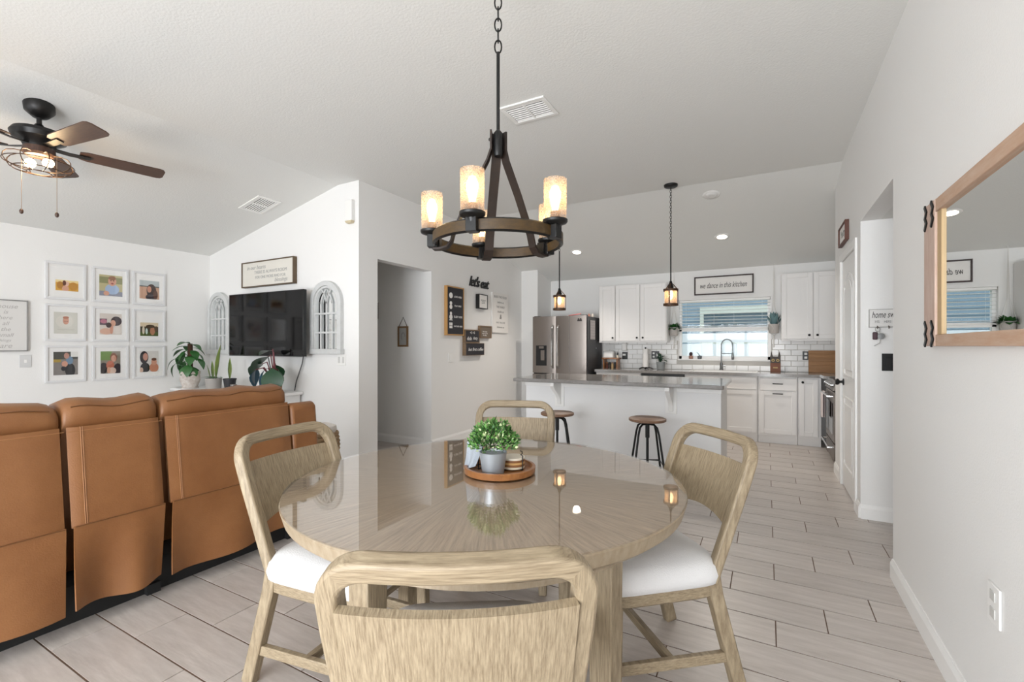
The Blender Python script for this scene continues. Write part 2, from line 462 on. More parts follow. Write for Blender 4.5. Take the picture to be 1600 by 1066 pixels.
# wall behind the viewer with two glazed sliding doors
SL = [(-6.0, -3.2), (-2.65, 0.35)]
w = MB().box(XP - T_, SL[0][0], YN - T_, YN, 0, ZW).box(SL[0][1], SL[1][0], YN - T_, YN, 0, ZW).box(SL[1][1], XR, YN - T_, YN, 0, ZW)
for a, b in SL: w.box(a, b, YN - T_, YN, 2.13, ZW)
struct('wall_behind', w, M_wall)
for i, (a, b) in enumerate(SL):
    n = 3
    f = MB()
    for k in range(n + 1):
        x = a + (b - a) * k / n
        f.box(max(a, x - 0.04), min(b, x + 0.04), YN - 0.1, YN - 0.03, 0, 2.13)
    f.box(a, b, YN - 0.1, YN - 0.03, 2.06, 2.13).box(a, b, YN - 0.1, YN - 0.03, 0, 0.06).box(a, b, YN - 0.1, YN - 0.03, 1.42, 1.5)
    dr = struct('door_%d' % (i + 2), f, M_trim, bevel=0.003)
    for k in range(n):
        x0, x1 = a + (b - a) * k / n, a + (b - a) * (k + 1) / n
        obj('pane', MB().box(x0 + 0.04, x1 - 0.04, YN - 0.07, YN - 0.064, 0.06, 2.06), M_glass, dr)

# baseboards
def base_prof(d=0.014, h=0.105):
    return [(0, 0), (d, 0), (d, h - 0.025), (d * 0.5, h - 0.008), (d * 0.35, h), (0, h)]
def baseboard(name, face, p, a, b):
    m = MB()
    q = base_prof()
    if face == '-x': m.prism([(p - d, z) for d, z in q], 'y', a, b)
    if face == '+x': m.prism([(p + d, z) for d, z in q][::-1], 'y', a, b)
    if face == '-y': m.prism([(p - d, z) for d, z in q], 'x', a, b)
    return m
b = MB()
for a_, b_ in ((YN, O0), (O1, PD0 - 0.065), (PD1 + 0.065, YP)):
    q = baseboard('', '-x', XR, a_, b_); b.add(q.v, q.f)
struct('baseboard_right', b, M_trim)
struct('baseboard_side_hall', baseboard('', '-y', O1 - 0.002, XR, 2.6), M_trim)
b = MB()
for a_, b_ in ((YT, D0), (D1, YS)):
    q = baseboard('', '+x', XL, a_, b_); b.add(q.v, q.f)
struct('baseboard_hall', b, M_trim)
struct('baseboard_hall_far', baseboard('', '-y', D1 + 0.04, -6.2, XL - T_), M_trim)
struct('baseboard_left', baseboard('', '+x', XP, YN, YT), M_trim)
struct('baseboard_television', baseboard('', '-y', YT, XP, XL), M_trim)

# pantry door in its casing
b = MB()
cw = 0.062
b.box(XR - 0.016, XR, PD0 - cw, PD0, 0, PDZ + cw).box(XR - 0.016, XR, PD1, PD1 + cw, 0, PDZ + cw).box(XR - 0.016, XR, PD0, PD1, PDZ, PDZ + cw)
struct('trim_1', b, M_trim, bevel=0.004)
door = MB().box(XR + 0.004, XR + 0.04, PD0 + 0.003, PD1 - 0.003, 0.012, PDZ - 0.003)
door = struct('door_1', door, M_trim, bevel=0.002)
def arch_loop(y0, y1, z0, z1, rise, n=10):
    p = [(y0, z0), (y1, z0), (y1, z1)]
    for i in range(1, n): 
        t = i / n; p.append((y1 + (y0 - y1) * t, z1 + rise * math.sin(PI * t)))
    return p + [(y0, z1)]
for (z0, z1, rise) in ((1.02, 1.80, 0.10), (0.22, 0.82, 0.0)):
    lp = arch_loop(PD0 + 0.14, PD1 - 0.14, z0, z1, rise)
    pts = [(XR + 0.002, y, z) for y, z in lp]
    obj('panel_moulding', MB().bar(pts, (-1, 0, 0), 0.022, 0.014, closed=True), M_trim, door, bevel=0.003)
    lp2 = arch_loop(PD0 + 0.19, PD1 - 0.19, z0 + 0.05, z1 - 0.05, rise)
    obj('raised_panel', MB().prism(lp2, 'x', XR - 0.006, XR + 0.004), M_trim, door, bevel=0.005)
kb = MB().lathe([(0.03, 0), (0.03, 0.006), (0.012, 0.012), (0.011, 0.03), (0.026, 0.04), (0.03, 0.052), (0.024, 0.064), (0.0, 0.067)], 20, axis='x')
kb.v = [(-x, y, z) for x, y, z in kb.v]; kb.f = [f[::-1] for f in kb.f]
obj('door_knob', kb, M_black, door, smooth=40, loc=(XR + 0.004, PD1 - 0.075, 0.95))
for z in (0.25, 1.05, 1.82):
    obj('hinge', MB().lathe([(0.006, -0.045), (0.006, 0.045)], 8), M_steel, door, loc=(XR - 0.002, PD0 + 0.002, z))

# ------------------------------------------------------------------ kitchen window, outside
win = MB()
fy0, fy1 = YB + 0.05, YB + 0.11
win.box(WX0, WX0 + 0.045, fy0, fy1, WZ0, WZ1).box(WX1 - 0.045, WX1, fy0, fy1, WZ0, WZ1)
win.box(WX0, WX1, fy0, fy1, WZ0, WZ0 + 0.05).box(WX0, WX1, fy0, fy1, WZ1 - 0.045, WZ1).box(WX0, WX1, fy0, fy1, 1.50, 1.56)
win = struct('window_1', win, M_trim, bevel=0.003)
obj('pane', MB().box(WX0 + 0.045, WX1 - 0.045, YB + 0.078, YB + 0.083, WZ0 + 0.05, 1.50), M_pane, win)
obj('pane', MB().box(WX0 + 0.045, WX1 - 0.045, YB + 0.078, YB + 0.083, 1.56, WZ1 - 0.045), M_pane, win)
obj('sill', MB().box(WX0 - 0.01, WX1 + 0.01, YB - 0.012, YB + 0.05, WZ0 - 0.018, WZ0 + 0.004), M_trim, win, bevel=0.004)
rv = MB().box(WX0 - 0.0, WX0 + 0.006, YB - 0.004, YB + 0.05, WZ0, WZ1).box(WX1 - 0.006, WX1, YB - 0.004, YB + 0.05, WZ0, WZ1).box(WX0, WX1, YB - 0.004, YB + 0.05, WZ1 - 0.006, WZ1)
obj('reveal', rv, M_trim, win)
bl = thing('window_blind', 'white horizontal slat blind half raised in the kitchen window', 'blind', ((WX0 + WX1) / 2, YB + 0.025, 1.53))
hw = (WX1 - WX0) / 2 - 0.012
obj('head_rail', MB().box(-hw, hw, -0.018, 0.018, WZ1 - 1.53 - 0.04, WZ1 - 1.53 - 0.008), M_white, bl, bevel=0.003)
obj('bottom_rail', MB().box(-hw, hw, -0.016, 0.016, 0.0, 0.016), M_white, bl, bevel=0.003)
sm_ = MB().add([(-hw, -0.02, 0.0), (hw, -0.02, 0.0), (hw, 0.02, -0.005), (-hw, 0.02, -0.005), (-hw, -0.02, 0.003), (hw, -0.02, 0.003), (hw, 0.02, -0.002), (-hw, 0.02, -0.002)],
               [(0, 3, 2, 1), (4, 5, 6, 7), (0, 1, 5, 4), (1, 2, 6, 5), (2, 3, 7, 6), (3, 0, 4, 7)]).mesh('slat')
sm_.materials.append(M_white)
z = 0.045
while z < WZ1 - 1.53 - 0.05:
    o = bpy.data.objects.new('slat', sm_); col.objects.link(o); o.parent = bl; o.location = (0, 0, z); z += 0.047
for x in (-hw + 0.1, -0.12, 0.15, hw - 0.1):
    obj('cord', MB().tube([(x, -0.013, 0), (x, -0.013, WZ1 - 1.53 - 0.04)], 0.0012, 5), M_white, bl)

struct('ground_outside', MB().box(-9, 9, YB + 0.16, 20, -0.3, -0.1), mat('lawn', '#6d8a4f', 0.9, noise=(20, '#7f9a5a', (1, 1, 1), 0.3)))
nh = thing('neighbour_house', 'blue-grey sided neighbouring house seen through the kitchen window', 'house', (-1.0, 11.6, -0.1))
M_siding = mat('blue_grey_siding', '#8ea2ad', 0.7)
for k in range(30):
    z0 = k * 0.13
    pr_ = MB().prism([(0.0, z0), (0.02, z0 + 0.13), (0.06, z0 + 0.13), (0.06, z0)], 'x', -4.5, 5.0)
    obj('siding_board', pr_, M_siding, nh)
obj('wall', MB().box(-4.5, 5.0, 0.06, 0.3, 0, 3.9), M_siding, nh)
wf = obj('window', MB().box(-0.36, 1.7, -0.06, 0.0, 2.12, 2.28).box(-0.36, 1.7, -0.06, 0, 1.42, 1.5).box(-0.36, -0.28, -0.06, 0, 1.5, 2.12).box(1.6, 1.7, -0.06, 0, 1.5, 2.12), mat('cream_trim', '#d8dccd', 0.6), nh)
obj('pane', MB().box(-0.28, 1.6, -0.02, -0.01, 1.5, 2.12), mat('dark_window_glass', '#5b6e76', 0.1), wf)
obj('soffit', MB().box(-4.5, 5.0, -0.6, 0.0, 3.4, 3.5), M_trim, nh)
fn = thing('vinyl_fence', 'white vinyl privacy fence outside the kitchen window', 'fence', (-1.0, 9.7, -0.1))
M_vinyl = mat('white_vinyl', '#f3f4f6', 0.5)
for k in range(26):
    obj('fence_board', MB().box(-2.9 + k * 0.2, -2.9 + k * 0.2 + 0.194, -0.012, 0.012, 0.08, 1.42), M_vinyl, fn)
obj('rail', MB().box(-2.9, 2.3, -0.03, 0.03, 1.445, 1.62), M_vinyl, fn, bevel=0.004)
obj('rail', MB().box(-2.9, 2.3, -0.03, 0.03, 0.05, 0.15), M_vinyl, fn, bevel=0.004)
for x in (-2.9, 2.3):
    obj('post', MB().box(x - 0.06, x + 0.06, -0.06, 0.06, 0, 1.66), M_vinyl, fn, bevel=0.004)

# ------------------------------------------------------------------ subway tile backsplash (pieces of the window wall)
BW, BH, BG = 0.152, 0.0765, 0.004
M_subway = mat('subway_tile', '#edecea', 0.18, rand=0.02)
M_bgrout = mat('tile_grout', '#c2bfba', 0.9)
struct('trim_2', MB().box(-2.36, WX0 - 0.001, YB - 0.004, YB, 0.915, 1.36).box(WX1 + 0.001, XK, YB - 0.004, YB, 0.915, 1.375).box(WX0 - 0.001, WX1 + 0.001, YB - 0.004, YB, 0.915, WZ0 - 0.02), M_bgrout)
bmesh_cache = {}
def brick(x0, x1, z0, z1):
    key = (round(x1 - x0, 3), round(z1 - z0, 3))
    if key not in bmesh_cache:
        W_, H_ = key; e = 0.003
        m = MB().add([(0, 0, 0), (W_, 0, 0), (W_, 0, H_), (0, 0, H_), (e, -0.005, e), (W_ - e, -0.005, e), (W_ - e, -0.005, H_ - e), (e, -0.005, H_ - e)],
                     [(4, 5, 6, 7), (0, 1, 5, 4), (1, 2, 6, 5), (2, 3, 7, 6), (3, 0, 4, 7)])
        me = m.mesh('brick'); me.materials.append(M_subway); bmesh_cache[key] = me
    o = bpy.data.objects.new('brick', bmesh_cache[key]); col.objects.link(o); o.parent = wall_back; o.location = (x0, YB - 0.0035, z0)
for r_ in range(6):
    z0 = 0.918 + r_ * BH; z1 = min(z0 + BH - BG, 1.372)
    off = (r_ % 2) * BW / 2
    x = -2.36 - off
    while x < 1.0:
        a, b_ = max(x, -2.36), min(x + BW - BG, 1.0)
        segs = [(a, b_)]
        if z1 > WZ0 - 0.02:
            segs = []
            if a < WX0 - 0.012: segs.append((a, min(b_, WX0 - 0.012)))
            if b_ > WX1 + 0.012: segs.append((max(a, WX1 + 0.012), b_))
        for (s0, s1) in segs:
            if s1 - s0 > 0.02: brick(s0, s1, z0, z1 if not (s0 < WX1 and s1 > WX0 and z1 > WZ0 - 0.022) else WZ0 - 0.022)
        x += BW

# ------------------------------------------------------------------ kitchen cabinets
def shaker(parent, x0, x1, z0, z1, y, name='door', knob=None, fr=0.055, pull=None):
    """door lying in the plane y, front towards -y"""
    d = MB().box(x0, x1, y - 0.012, y, z0, z1)
    d.box(x0, x0 + fr, y - 0.02, y - 0.012, z0, z1).box(x1 - fr, x1, y - 0.02, y - 0.012, z0, z1)
    d.box(x0 + fr, x1 - fr, y - 0.02, y - 0.012, z0, z0 + fr).box(x0 + fr, x1 - fr, y - 0.02, y - 0.012, z1 - fr, z1)
    o = obj(name, d, M_cab, parent, bevel=0.002, seg=1)
    if knob:
        obj('knob', MB().lathe([(0.006, 0), (0.006, 0.014), (0.015, 0.018), (0.015, 0.026), (0.0, 0.03)], 14, (knob[0], y - 0.02, knob[1]), 'y'), M_black, o, smooth=40)
    if pull:
        px, pz = pull
        obj('pull', MB().tube([(px - 0.055, y - 0.02, pz), (px - 0.055, y - 0.045, pz), (px + 0.055, y - 0.045, pz), (px + 0.055, y - 0.02, pz)], 0.006, 8), M_black, o)
    return o
def upper(label, x0, x1, z0, z1, doors, group):
    t = thing('wall_cabinet', label, 'cabinet', (0, 0, 0), 0, group)
    obj('body', MB().box(x0, x1, 7.232, YB - 0.006, z0, z1), M_cab, t, bevel=0.002)
    for a, b_, kx in doors: shaker(t, a, b_, z0 + 0.012, z1 - 0.012, 7.23, knob=(kx, z0 + 0.06))
    obj('light_rail', MB().box(x0, x1, 7.225, 7.245, z0 - 0.015, z0), M_cab, t)
    return t
upper('narrow single-door white wall cabinet beside the refrigerator', -2.365, -2.10, 1.345, 2.235, [(-2.355, -2.105, -2.135)], 'white wall cabinets')
upper('double-door white wall cabinet left of the kitchen window', -2.098, -1.32, 1.345, 2.235, [(-2.09, -1.715, -1.755), (-1.705, -1.33, -1.665)], 'white wall cabinets')
upper('double-door white wall cabinet right of the kitchen window', 0.173, 0.90, 1.36, 2.25, [(0.18, 0.528, 0.488), (0.538, 0.885, 0.578)], 'white wall cabinets')
CT, CB, CF = 0.915, 0.877, 6.93
def base_unit(label, x0, x1, fronts, cat='cabinet'):
    t = thing('base_cabinet', label, cat, ((x0 + x1) / 2, 7.24, 0), 0, 'white base cabinets')
    cx, cy = t.location[0], t.location[1]
    obj('body', MB().box(x0 - cx, x1 - cx, 6.972 - cy, YB - 0.02 - cy, 0.1, CB - 0.001), M_cab, t, bevel=0.002)
    obj('toe_kick', MB().box(x0 - cx, x1 - cx, 7.0 - cy, 7.02 - cy, 0, 0.1), M_cab, t)
    for f in fronts:
        kind, a, b_, z0, z1 = f[:5]; extra = f[5] if len(f) > 5 else {}
        kn = extra.get('knob'); pl = extra.get('pull')
        shaker(t, a - cx, b_ - cx, z0, z1, 6.97 - cy, kind, (kn[0] - cx, kn[1]) if kn else None, extra.get('fr', 0.055), (pl[0] - cx, pl[1]) if pl else None)
    return t
base_unit('white base cabinet between refrigerator and dishwasher', -2.33, -1.64, [('drawer', -2.32, -1.65, 0.70, 0.86, dict(fr=0.02)), ('door', -2.32, -1.99, 0.13, 0.685), ('door', -1.98, -1.65, 0.13, 0.685)])
base_unit('white sink base cabinet under the kitchen window', -1.02, -0.105, [('drawer_front', -1.01, -0.56, 0.70, 0.86, dict(fr=0.004)), ('drawer_front', -0.55, -0.118, 0.70, 0.86, dict(fr=0.004)),
          ('door', -1.01, -0.57, 0.13, 0.685), ('door', -0.545, -0.118, 0.13, 0.685, dict(knob=(-0.515, 0.655)))])
base_unit('white base cabinet with drawer and two black bar pulls', -0.1, 0.348, [('drawer', -0.085, 0.335, 0.70, 0.855, dict(fr=0.004, pull=(0.125, 0.785))), ('door', -0.085, 0.335, 0.13, 0.685, dict(pull=(0.125, 0.655)))])
base_unit('slim white base cabinet with one knob next to the range', 0.352, 0.60, [('door', 0.362, 0.565, 0.13, 0.855, dict(knob=(0.40, 0.815)))])
dw = thing('dishwasher', 'dishwasher with black control strip left of the sink', 'dishwasher', (-1.33, 7.24, 0))
obj('body', MB().box(-0.305, 0.305, -0.24, 0.28, 0.1, CB - 0.004), M_steel, dw)
obj('front_panel', MB().box(-0.3, 0.3, -0.275, -0.245, 0.12, 0.76), M_steel, dw, bevel=0.004)
obj('control_strip', MB().box(-0.3, 0.3, -0.28, -0.245, 0.765, CB - 0.006), M_blackp, dw, bevel=0.003)
obj('handle', MB().tube([(-0.24, -0.275, 0.70), (-0.24, -0.31, 0.70), (0.24, -0.31, 0.70), (0.24, -0.275, 0.70)], 0.009), M_steel, dw)
SX0, SX1, SY0, SY1 = -0.96, -0.12, 7.02, 7.43
ctop = MB().box(-2.345, SX0, CF, YB - 0.005, CB, CT).box(SX1, XK - 0.003, CF, YB - 0.005, CB, CT).box(SX0, SX1, CF, SY0, CB, CT).box(SX0, SX1, SY1, YB - 0.005, CB, CT).box(0.60, XK - 0.003, 6.715, CF, CB, CT)
tag(obj('worktop', ctop, M_counter), 'grey laminate worktop along the window wall', 'worktop')
sk = thing('sink', 'white drop-in sink in the worktop under the window', 'sink', ((SX0 + SX1) / 2, (SY0 + SY1) / 2, CT))
hx, hy = (SX1 - SX0) / 2, (SY1 - SY0) / 2
rim = MB().box(-hx - 0.012, hx + 0.012, -hy - 0.012, -hy + 0.008, 0.0008, 0.008).box(-hx - 0.012, hx + 0.012, hy - 0.008, hy + 0.012, 0.0008, 0.008)
rim.box(-hx - 0.012, -hx + 0.008, -hy, hy, 0.0008, 0.008).box(hx - 0.008, hx + 0.012, -hy, hy, 0.0008, 0.008)
obj('rim', rim, M_white, sk)
bs = MB().box(-hx + 0.002, -hx + 0.008, -hy + 0.002, hy - 0.002, -0.03, 0.004).box(hx - 0.008, hx - 0.002, -hy + 0.002, hy - 0.002, -0.03, 0.004)
bs.box(-hx + 0.002, hx - 0.002, -hy + 0.002, -hy + 0.008, -0.03, 0.004).box(-hx + 0.002, hx - 0.002, hy - 0.008, hy - 0.002, -0.03, 0.004).box(-hx + 0.002, hx - 0.002, -hy + 0.002, hy - 0.002, -0.036, -0.03)
obj('basin', bs, M_white, sk)
fc = thing('faucet', 'tall chrome spring-neck faucet behind the sink', 'faucet', (-0.585, 7.465, CT), PI / 2)
M_fauc = mat('brushed_nickel', '#7d7f80', 0.25, 0.9)
obj('base', MB().lathe([(0.027, 0), (0.027, 0.02), (0.021, 0.03), (0.021, 0.10), (0.017, 0.12), (0.0, 0.12)], 18), M_fauc, fc, smooth=40)
obj('lever', MB().tube([(0, -0.02, 0.07), (0, -0.055, 0.075)], 0.012, 12), M_chrome, fc, smooth=40)
pts = [(0, 0, 0.10 + 0.03 * i) for i in range(10)] + [(0, -0.075 + 0.075 * math.cos(a), 0.37 + 0.075 * math.sin(a) * 1.2) for a in [PI * k / 12 for k in range(13)]] 
obj('spring_neck', MB().tube(pts, 0.009, 10), M_fauc, fc, smooth=60)
obj('spray_hose', MB().tube([(0, -0.15, 0.37), (0, -0.15, 0.26)], 0.008, 10), M_fauc, fc, smooth=60)
obj('spray_head', MB().lathe([(0.012, 0.16), (0.017, 0.17), (0.016, 0.23), (0.01, 0.27), (0, 0.27)], 14, (0, -0.15, 0)), M_fauc, fc, smooth=40)
obj('holder_arm', MB().tube([(0, 0, 0.25), (0, -0.15, 0.25)], 0.005, 8), M_fauc, fc)

# refrigerator
fr = thing('refrigerator', 'stainless french-door refrigerator with water dispenser', 'refrigerator', (-2.85, 7.1, 0))
FX0, FX1, FZ = -0.452, 0.452, 1.745
M_fside = mat('dark_grey_enamel', '#3a3a3d', 0.45)
obj('body', MB().box(FX0 + 0.004, FX1 - 0.004, -0.325, 0.38, 0.02, FZ - 0.01), M_fside, fr, bevel=0.006)
fm = -0.047
for nm, a, b_ in (('door', FX0, fm - 0.003), ('door', fm + 0.003, FX1)):
    dm = MB()
    zs0, zs1 = 0.85, FZ
    def Pd(u, v, a=a, b_=b_): return (a + (b_ - a) * u, -0.39 - 0.018 * math.sin(PI * u) ** 0.6 if 0 < u < 1 else -0.39, zs0 + (zs1 - zs0) * v)
    dm.grid(Pd, 12, 2, thick=0.055)
    dd = obj(nm, dm, M_steel, fr, smooth=35)
    hxp = fm - 0.045 if b_ < 0 else fm + 0.045
    pts = [(hxp, -0.40, 0.93), (hxp, -0.445, 0.97), (hxp, -0.46, 1.25), (hxp, -0.445, 1.56), (hxp, -0.40, 1.60)]
    obj('handle', MB().bar(pts, (1, 0, 0), 0.022, 0.024), M_chrome, dd, bevel=0.006)
    if b_ < 0:
        obj('dispenser', MB().box(-0.385, -0.20, -0.414, -0.40, 0.965, 1.285), M_blackp, dd, bevel=0.004)
        obj('dispenser_paddle', MB().box(-0.30, -0.235, -0.42, -0.412, 1.05, 1.21), M_steel, dd, bevel=0.004)
        obj('dispenser_screen', MB().box(-0.33, -0.25, -0.418, -0.412, 1.235, 1.275), M_steel, dd, bevel=0.002)
    else:
        obj('door_in_door_seam', MB().box(0.178, 0.184, -0.4085, -0.40, 0.86, FZ - 0.01), M_chrome, dd)
        st = obj('emblem', MB().box(0.315, 0.385, -0.411, -0.404, 1.655, 1.68).lathe([(0.012, 0), (0.012, 0.008)], 12, (0.333, -0.404, 1.69), 'y').lathe([(0.012, 0), (0.012, 0.008)], 12, (0.367, -0.404, 1.69), 'y'), M_ink, dd)
obj('freezer_drawer', MB().box(FX0, FX1, -0.40, -0.33, 0.08, 0.835), M_steel, fr, bevel=0.008)
obj('freezer_handle', MB().tube([(-0.36, -0.40, 0.76), (-0.36, -0.45, 0.76), (0.36, -0.45, 0.76), (0.36, -0.40, 0.76)], 0.012), M_chrome, fr)
obj('gap_gasket', MB().box(FX0 + 0.01, FX1 - 0.01, -0.37, -0.32, 0.835, 0.852), M_blackp, fr)
for x in (FX0 + 0.06, FX1 - 0.06): obj('hinge_cover', MB().box(x - 0.045, x + 0.045, -0.37, -0.25, FZ - 0.01, FZ + 0.012), M_blackp, fr, bevel=0.004)
pp = thing('calendar_sheet', 'pale printed sheet held to the side of the refrigerator', 'paper', (-2.397, 7.0, 1.55), PI / 2)
obj('sheet', MB().box(-0.11, 0.11, -0.003, -0.0005, -0.17, 0.13), mat('paper', '#cfc8c6', 0.8), pp)
for k in range(7): obj('ruled_line', MB().box(-0.105, 0.105, -0.0036, -0.003, -0.16 + k * 0.042, -0.158 + k * 0.042), M_inkg, pp)
for (y, z, wh) in ((7.16, 1.36, 'upper'), (7.16, 1.24, 'lower')):
    tag(obj('magnet', MB().lathe([(0.011, 0), (0.011, 0.006), (0, 0.007)], 12, axis='x'), M_chrome, loc=(-2.4, y, z)), 'small silver magnet, %s of the two on the refrigerator side' % wh, 'magnet', 'magnets on the refrigerator')
o = MB()
o.tube([(-0.12, 0.02, 0.012), (-0.02, 0, 0.02), (0.1, -0.02, 0.03)], [0.006, 0.008, 0.006], 8)
tag(obj('pink_tongs', o, mat('pink_plastic', '#c06a66', 0.5), loc=(-2.62, 6.83, FZ)), 'slim pink plastic utensil on top of the refrigerator', 'utensil')
for k, (x, c_) in enumerate(((-2.5, '#c98f7d'), (-2.44, '#d8cfc4'))):
    tag(obj('jar', MB().lathe([(0.02, 0), (0.02, 0.04), (0.014, 0.05), (0.014, 0.06), (0, 0.06)], 14), mat('jar_%d' % k, c_, 0.5), loc=(x, 7.12, FZ - 0.012), smooth=40), ('small copper-coloured jar on top of the refrigerator', 'small cream jar on top of the refrigerator')[k], 'jar')

# island
il = thing('kitchen_island', 'white kitchen island with overhanging grey breakfast counter', 'island', (-1.44, 5.2, 0))
obj('base', MB().box(-1.05, 1.055, -0.32, 0.43, 0, 0.876), mat('island_paint', '#e8e8e8', 0.5, bump=(120, 0.1)), il, bevel=0.004)
obj('counter', MB().super_pad([(1.09, 0.54, 0.877, 0.005, -0.04), (1.095, 0.545, 0.882, 0.005, -0.04), (1.095, 0.545, 0.91, 0.005, -0.04), (1.09, 0.54, 0.915, 0.005, -0.04)], ex=60, n=160), M_counter, il, smooth=30)
obj('trim_board', MB().box(-1.055, 1.06, -0.332, -0.32, 0.815, 0.876), M_trim, il, bevel=0.003)
obj('baseboard', MB().box(-1.06, 1.065, -0.334, -0.32, 0, 0.1), M_trim, il, bevel=0.004)
for x in (-0.62, 0.595):
    cb = obj('corbel', MB().prism([(-0.332, 0.62), (-0.345, 0.62), (-0.36, 0.68), (-0.42, 0.74), (-0.50, 0.79), (-0.55, 0.84), (-0.55, 0.876), (-0.332, 0.876)], 'x', x - 0.022, x + 0.022), M_trim, il, bevel=0.003)
    obj('back_plate', MB().box(x - 0.055, x + 0.055, -0.334, -0.322, 0.595, 0.876), M_trim, cb, bevel=0.002)

# range
rg = thing('range', 'stainless slide-in range with black oven window', 'range', (0.95, 6.33, 0), -PI / 2)
# local: -y faces -X of the room
w2 = 0.375
obj('body', MB().box(-w2, w2, -0.28, 0.295, 0.02, 0.88), M_fside, rg)
obj('cooktop', MB().box(-w2, w2, -0.29, 0.295, 0.88, 0.905), M_blackp, rg, bevel=0.004)
obj('control_panel', MB().prism([(-0.30, 0.80), (-0.335, 0.80), (-0.30, 0.90), (-0.28, 0.90)], 'x', -w2, w2), M_steel, rg)
for k in range(5):
    obj('knob', MB().lathe([(0.022, 0), (0.02, 0.03), (0, 0.032)], 14, (-0.28 + k * 0.14, -0.322, 0.855), 'y'), M_chrome, rg, smooth=40)
od = obj('oven_door', MB().box(-w2, w2, -0.325, -0.28, 0.24, 0.785), M_steel, rg, bevel=0.004)
obj('oven_window', MB().box(-0.30, 0.30, -0.329, -0.324, 0.32, 0.66), mat('black_glass', '#0b0b0c', 0.05), od)
obj('handle', MB().tube([(-0.32, -0.325, 0.735), (-0.32, -0.375, 0.735), (0.32, -0.375, 0.735), (0.32, -0.325, 0.735)], 0.011), M_chrome, od)
dr_ = obj('storage_drawer', MB().box(-w2, w2, -0.325, -0.28, 0.05, 0.225), M_steel, rg, bevel=0.004)
obj('handle', MB().tube([(-0.32, -0.325, 0.19), (-0.32, -0.37, 0.185), (0.32, -0.37, 0.185), (0.32, -0.325, 0.19)], 0.011), M_chrome, dr_)
for (x, y) in ((-0.19, -0.13), (0.19, -0.13), (-0.19, 0.14), (0.19, 0.14)):
    obj('burner_grate', MB().bar([(x - 0.1, y, 0.916), (x + 0.1, y, 0.916)], (0, 0, 1), 0.012, 0.02).bar([(x, y - 0.1, 0.916), (x, y + 0.1, 0.916)], (0, 0, 1), 0.012, 0.02), M_black, rg)
def tw(u, v):
    a = (v - 0.5) * 2
    y = -0.385 if v < 0.5 else -0.362
    return (-0.30 + 0.2 * u, y + 0.006 * math.sin(u * 9), 0.748 - 0.30 * abs(a))
tt = tag(obj('dish_towel', MB().grid(tw, 10, 24, thick=0.003), mat('pale_pink_towel', '#d9cfcd', 0.95), smooth=60), 'pale pink dish towel hanging over the oven handle', 'towel')
tt.location = (0.95, 6.33, 0); tt.rotation_euler = (0, 0, -PI / 2)

# ------------------------------------------------------------------ things on the worktop and around the kitchen window
def outlet(name, label, centre, face, w=0.075, h=0.118, m=M_white, slots=None, dark=None):
    t = thing(name, label, 'switch' if 'switch' in name else 'outlet', centre, WALLROT[face])
    obj('plate', MB().box(-w / 2, w / 2, -0.006, 0, -h / 2, h / 2), m, t, bevel=0.002)
    for (x, z, sw, sh) in slots or []:
        obj('socket', MB().box(x - sw / 2, x + sw / 2, -0.009, -0.006, z - sh / 2, z + sh / 2), dark or m, t, bevel=0.0015)
    return t
duplex = [(0, 0.026, 0.034, 0.03), (0, -0.026, 0.034, 0.03)]
M_sock = mat('outlet_grey', '#c9c8c5', 0.4)
outlet('wall_outlet', 'black double outlet plate on the tile by the paper towels', (-1.545, YB - 0.009, 1.135), '-y', 0.118, 0.118, M_blackp, [(-0.026, 0.026, 0.032, 0.03), (-0.026, -0.026, 0.032, 0.03), (0.028, 0, 0.02, 0.045)], M_white)
outlet('wall_outlet', 'black outlet plate on the tile beside the cutting board', (0.47, YB - 0.009, 1.143), '-y', 0.075, 0.118, M_blackp, duplex, M_white)
outlet('wall_outlet', 'black outlet plate on the tile under the narrow cabinet', (-2.03, YB - 0.009, 1.12), '-y', 0.09, 0.118, M_blackp, [(-0.012, 0.015, 0.05, 0.03)], M_white)
t = thing('air_freshener', 'white wall-mounted dispenser above the black outlet on the tile', 'dispenser', (-2.03, YB - 0.009, 1.2))
obj('body', MB().box(-0.04, 0.04, -0.06, 0, -0.005, 0.135), M_white, t, bevel=0.015, seg=3)
obj('nozzle', MB().lathe([(0.006, 0.13), (0.006, 0.15), (0, 0.15)], 10, (-0.01, -0.03, 0)), M_steel, t)

rs = thing('wooden_riser', 'small wooden riser stand on the worktop by the refrigerator', 'riser', (-2.2, 7.38, CT))
obj('top_board', MB().box(-0.15, 0.13, -0.08, 0.08, 0.15, 0.172), M_tray, rs, bevel=0.003)
for x in (-0.12, 0.10): obj('leg', MB().box(x - 0.012, x + 0.012, -0.07, 0.07, 0, 0.15), M_tray, rs, bevel=0.002)
wb = thing('butter_dish', 'white rounded box on the wooden riser', 'box', (-2.25, 7.37, CT + 0.172))
obj('base', MB().super_pad([(0.085, 0.05, 0), (0.09, 0.055, 0.008), (0.09, 0.055, 0.02)], 4), M_white, wb, smooth=40)
obj('lid', MB().super_pad([(0.085, 0.05, 0.02), (0.085, 0.05, 0.09), (0.075, 0.042, 0.105)], 4), M_white, wb, smooth=40)
db = thing('dropper_bottle', 'small cream bottle with black cap on the wooden riser', 'bottle', (-2.1, 7.35, CT + 0.172))
obj('bottle', MB().lathe([(0.018, 0), (0.02, 0.01), (0.02, 0.035), (0.01, 0.045), (0.0, 0.045)], 14), mat('cream', '#d9d2c2', 0.4), db, smooth=40)
obj('cap', MB().lathe([(0.011, 0.045), (0.011, 0.07), (0.005, 0.08), (0.004, 0.1), (0, 0.1)], 12), M_blackp, db, smooth=40)
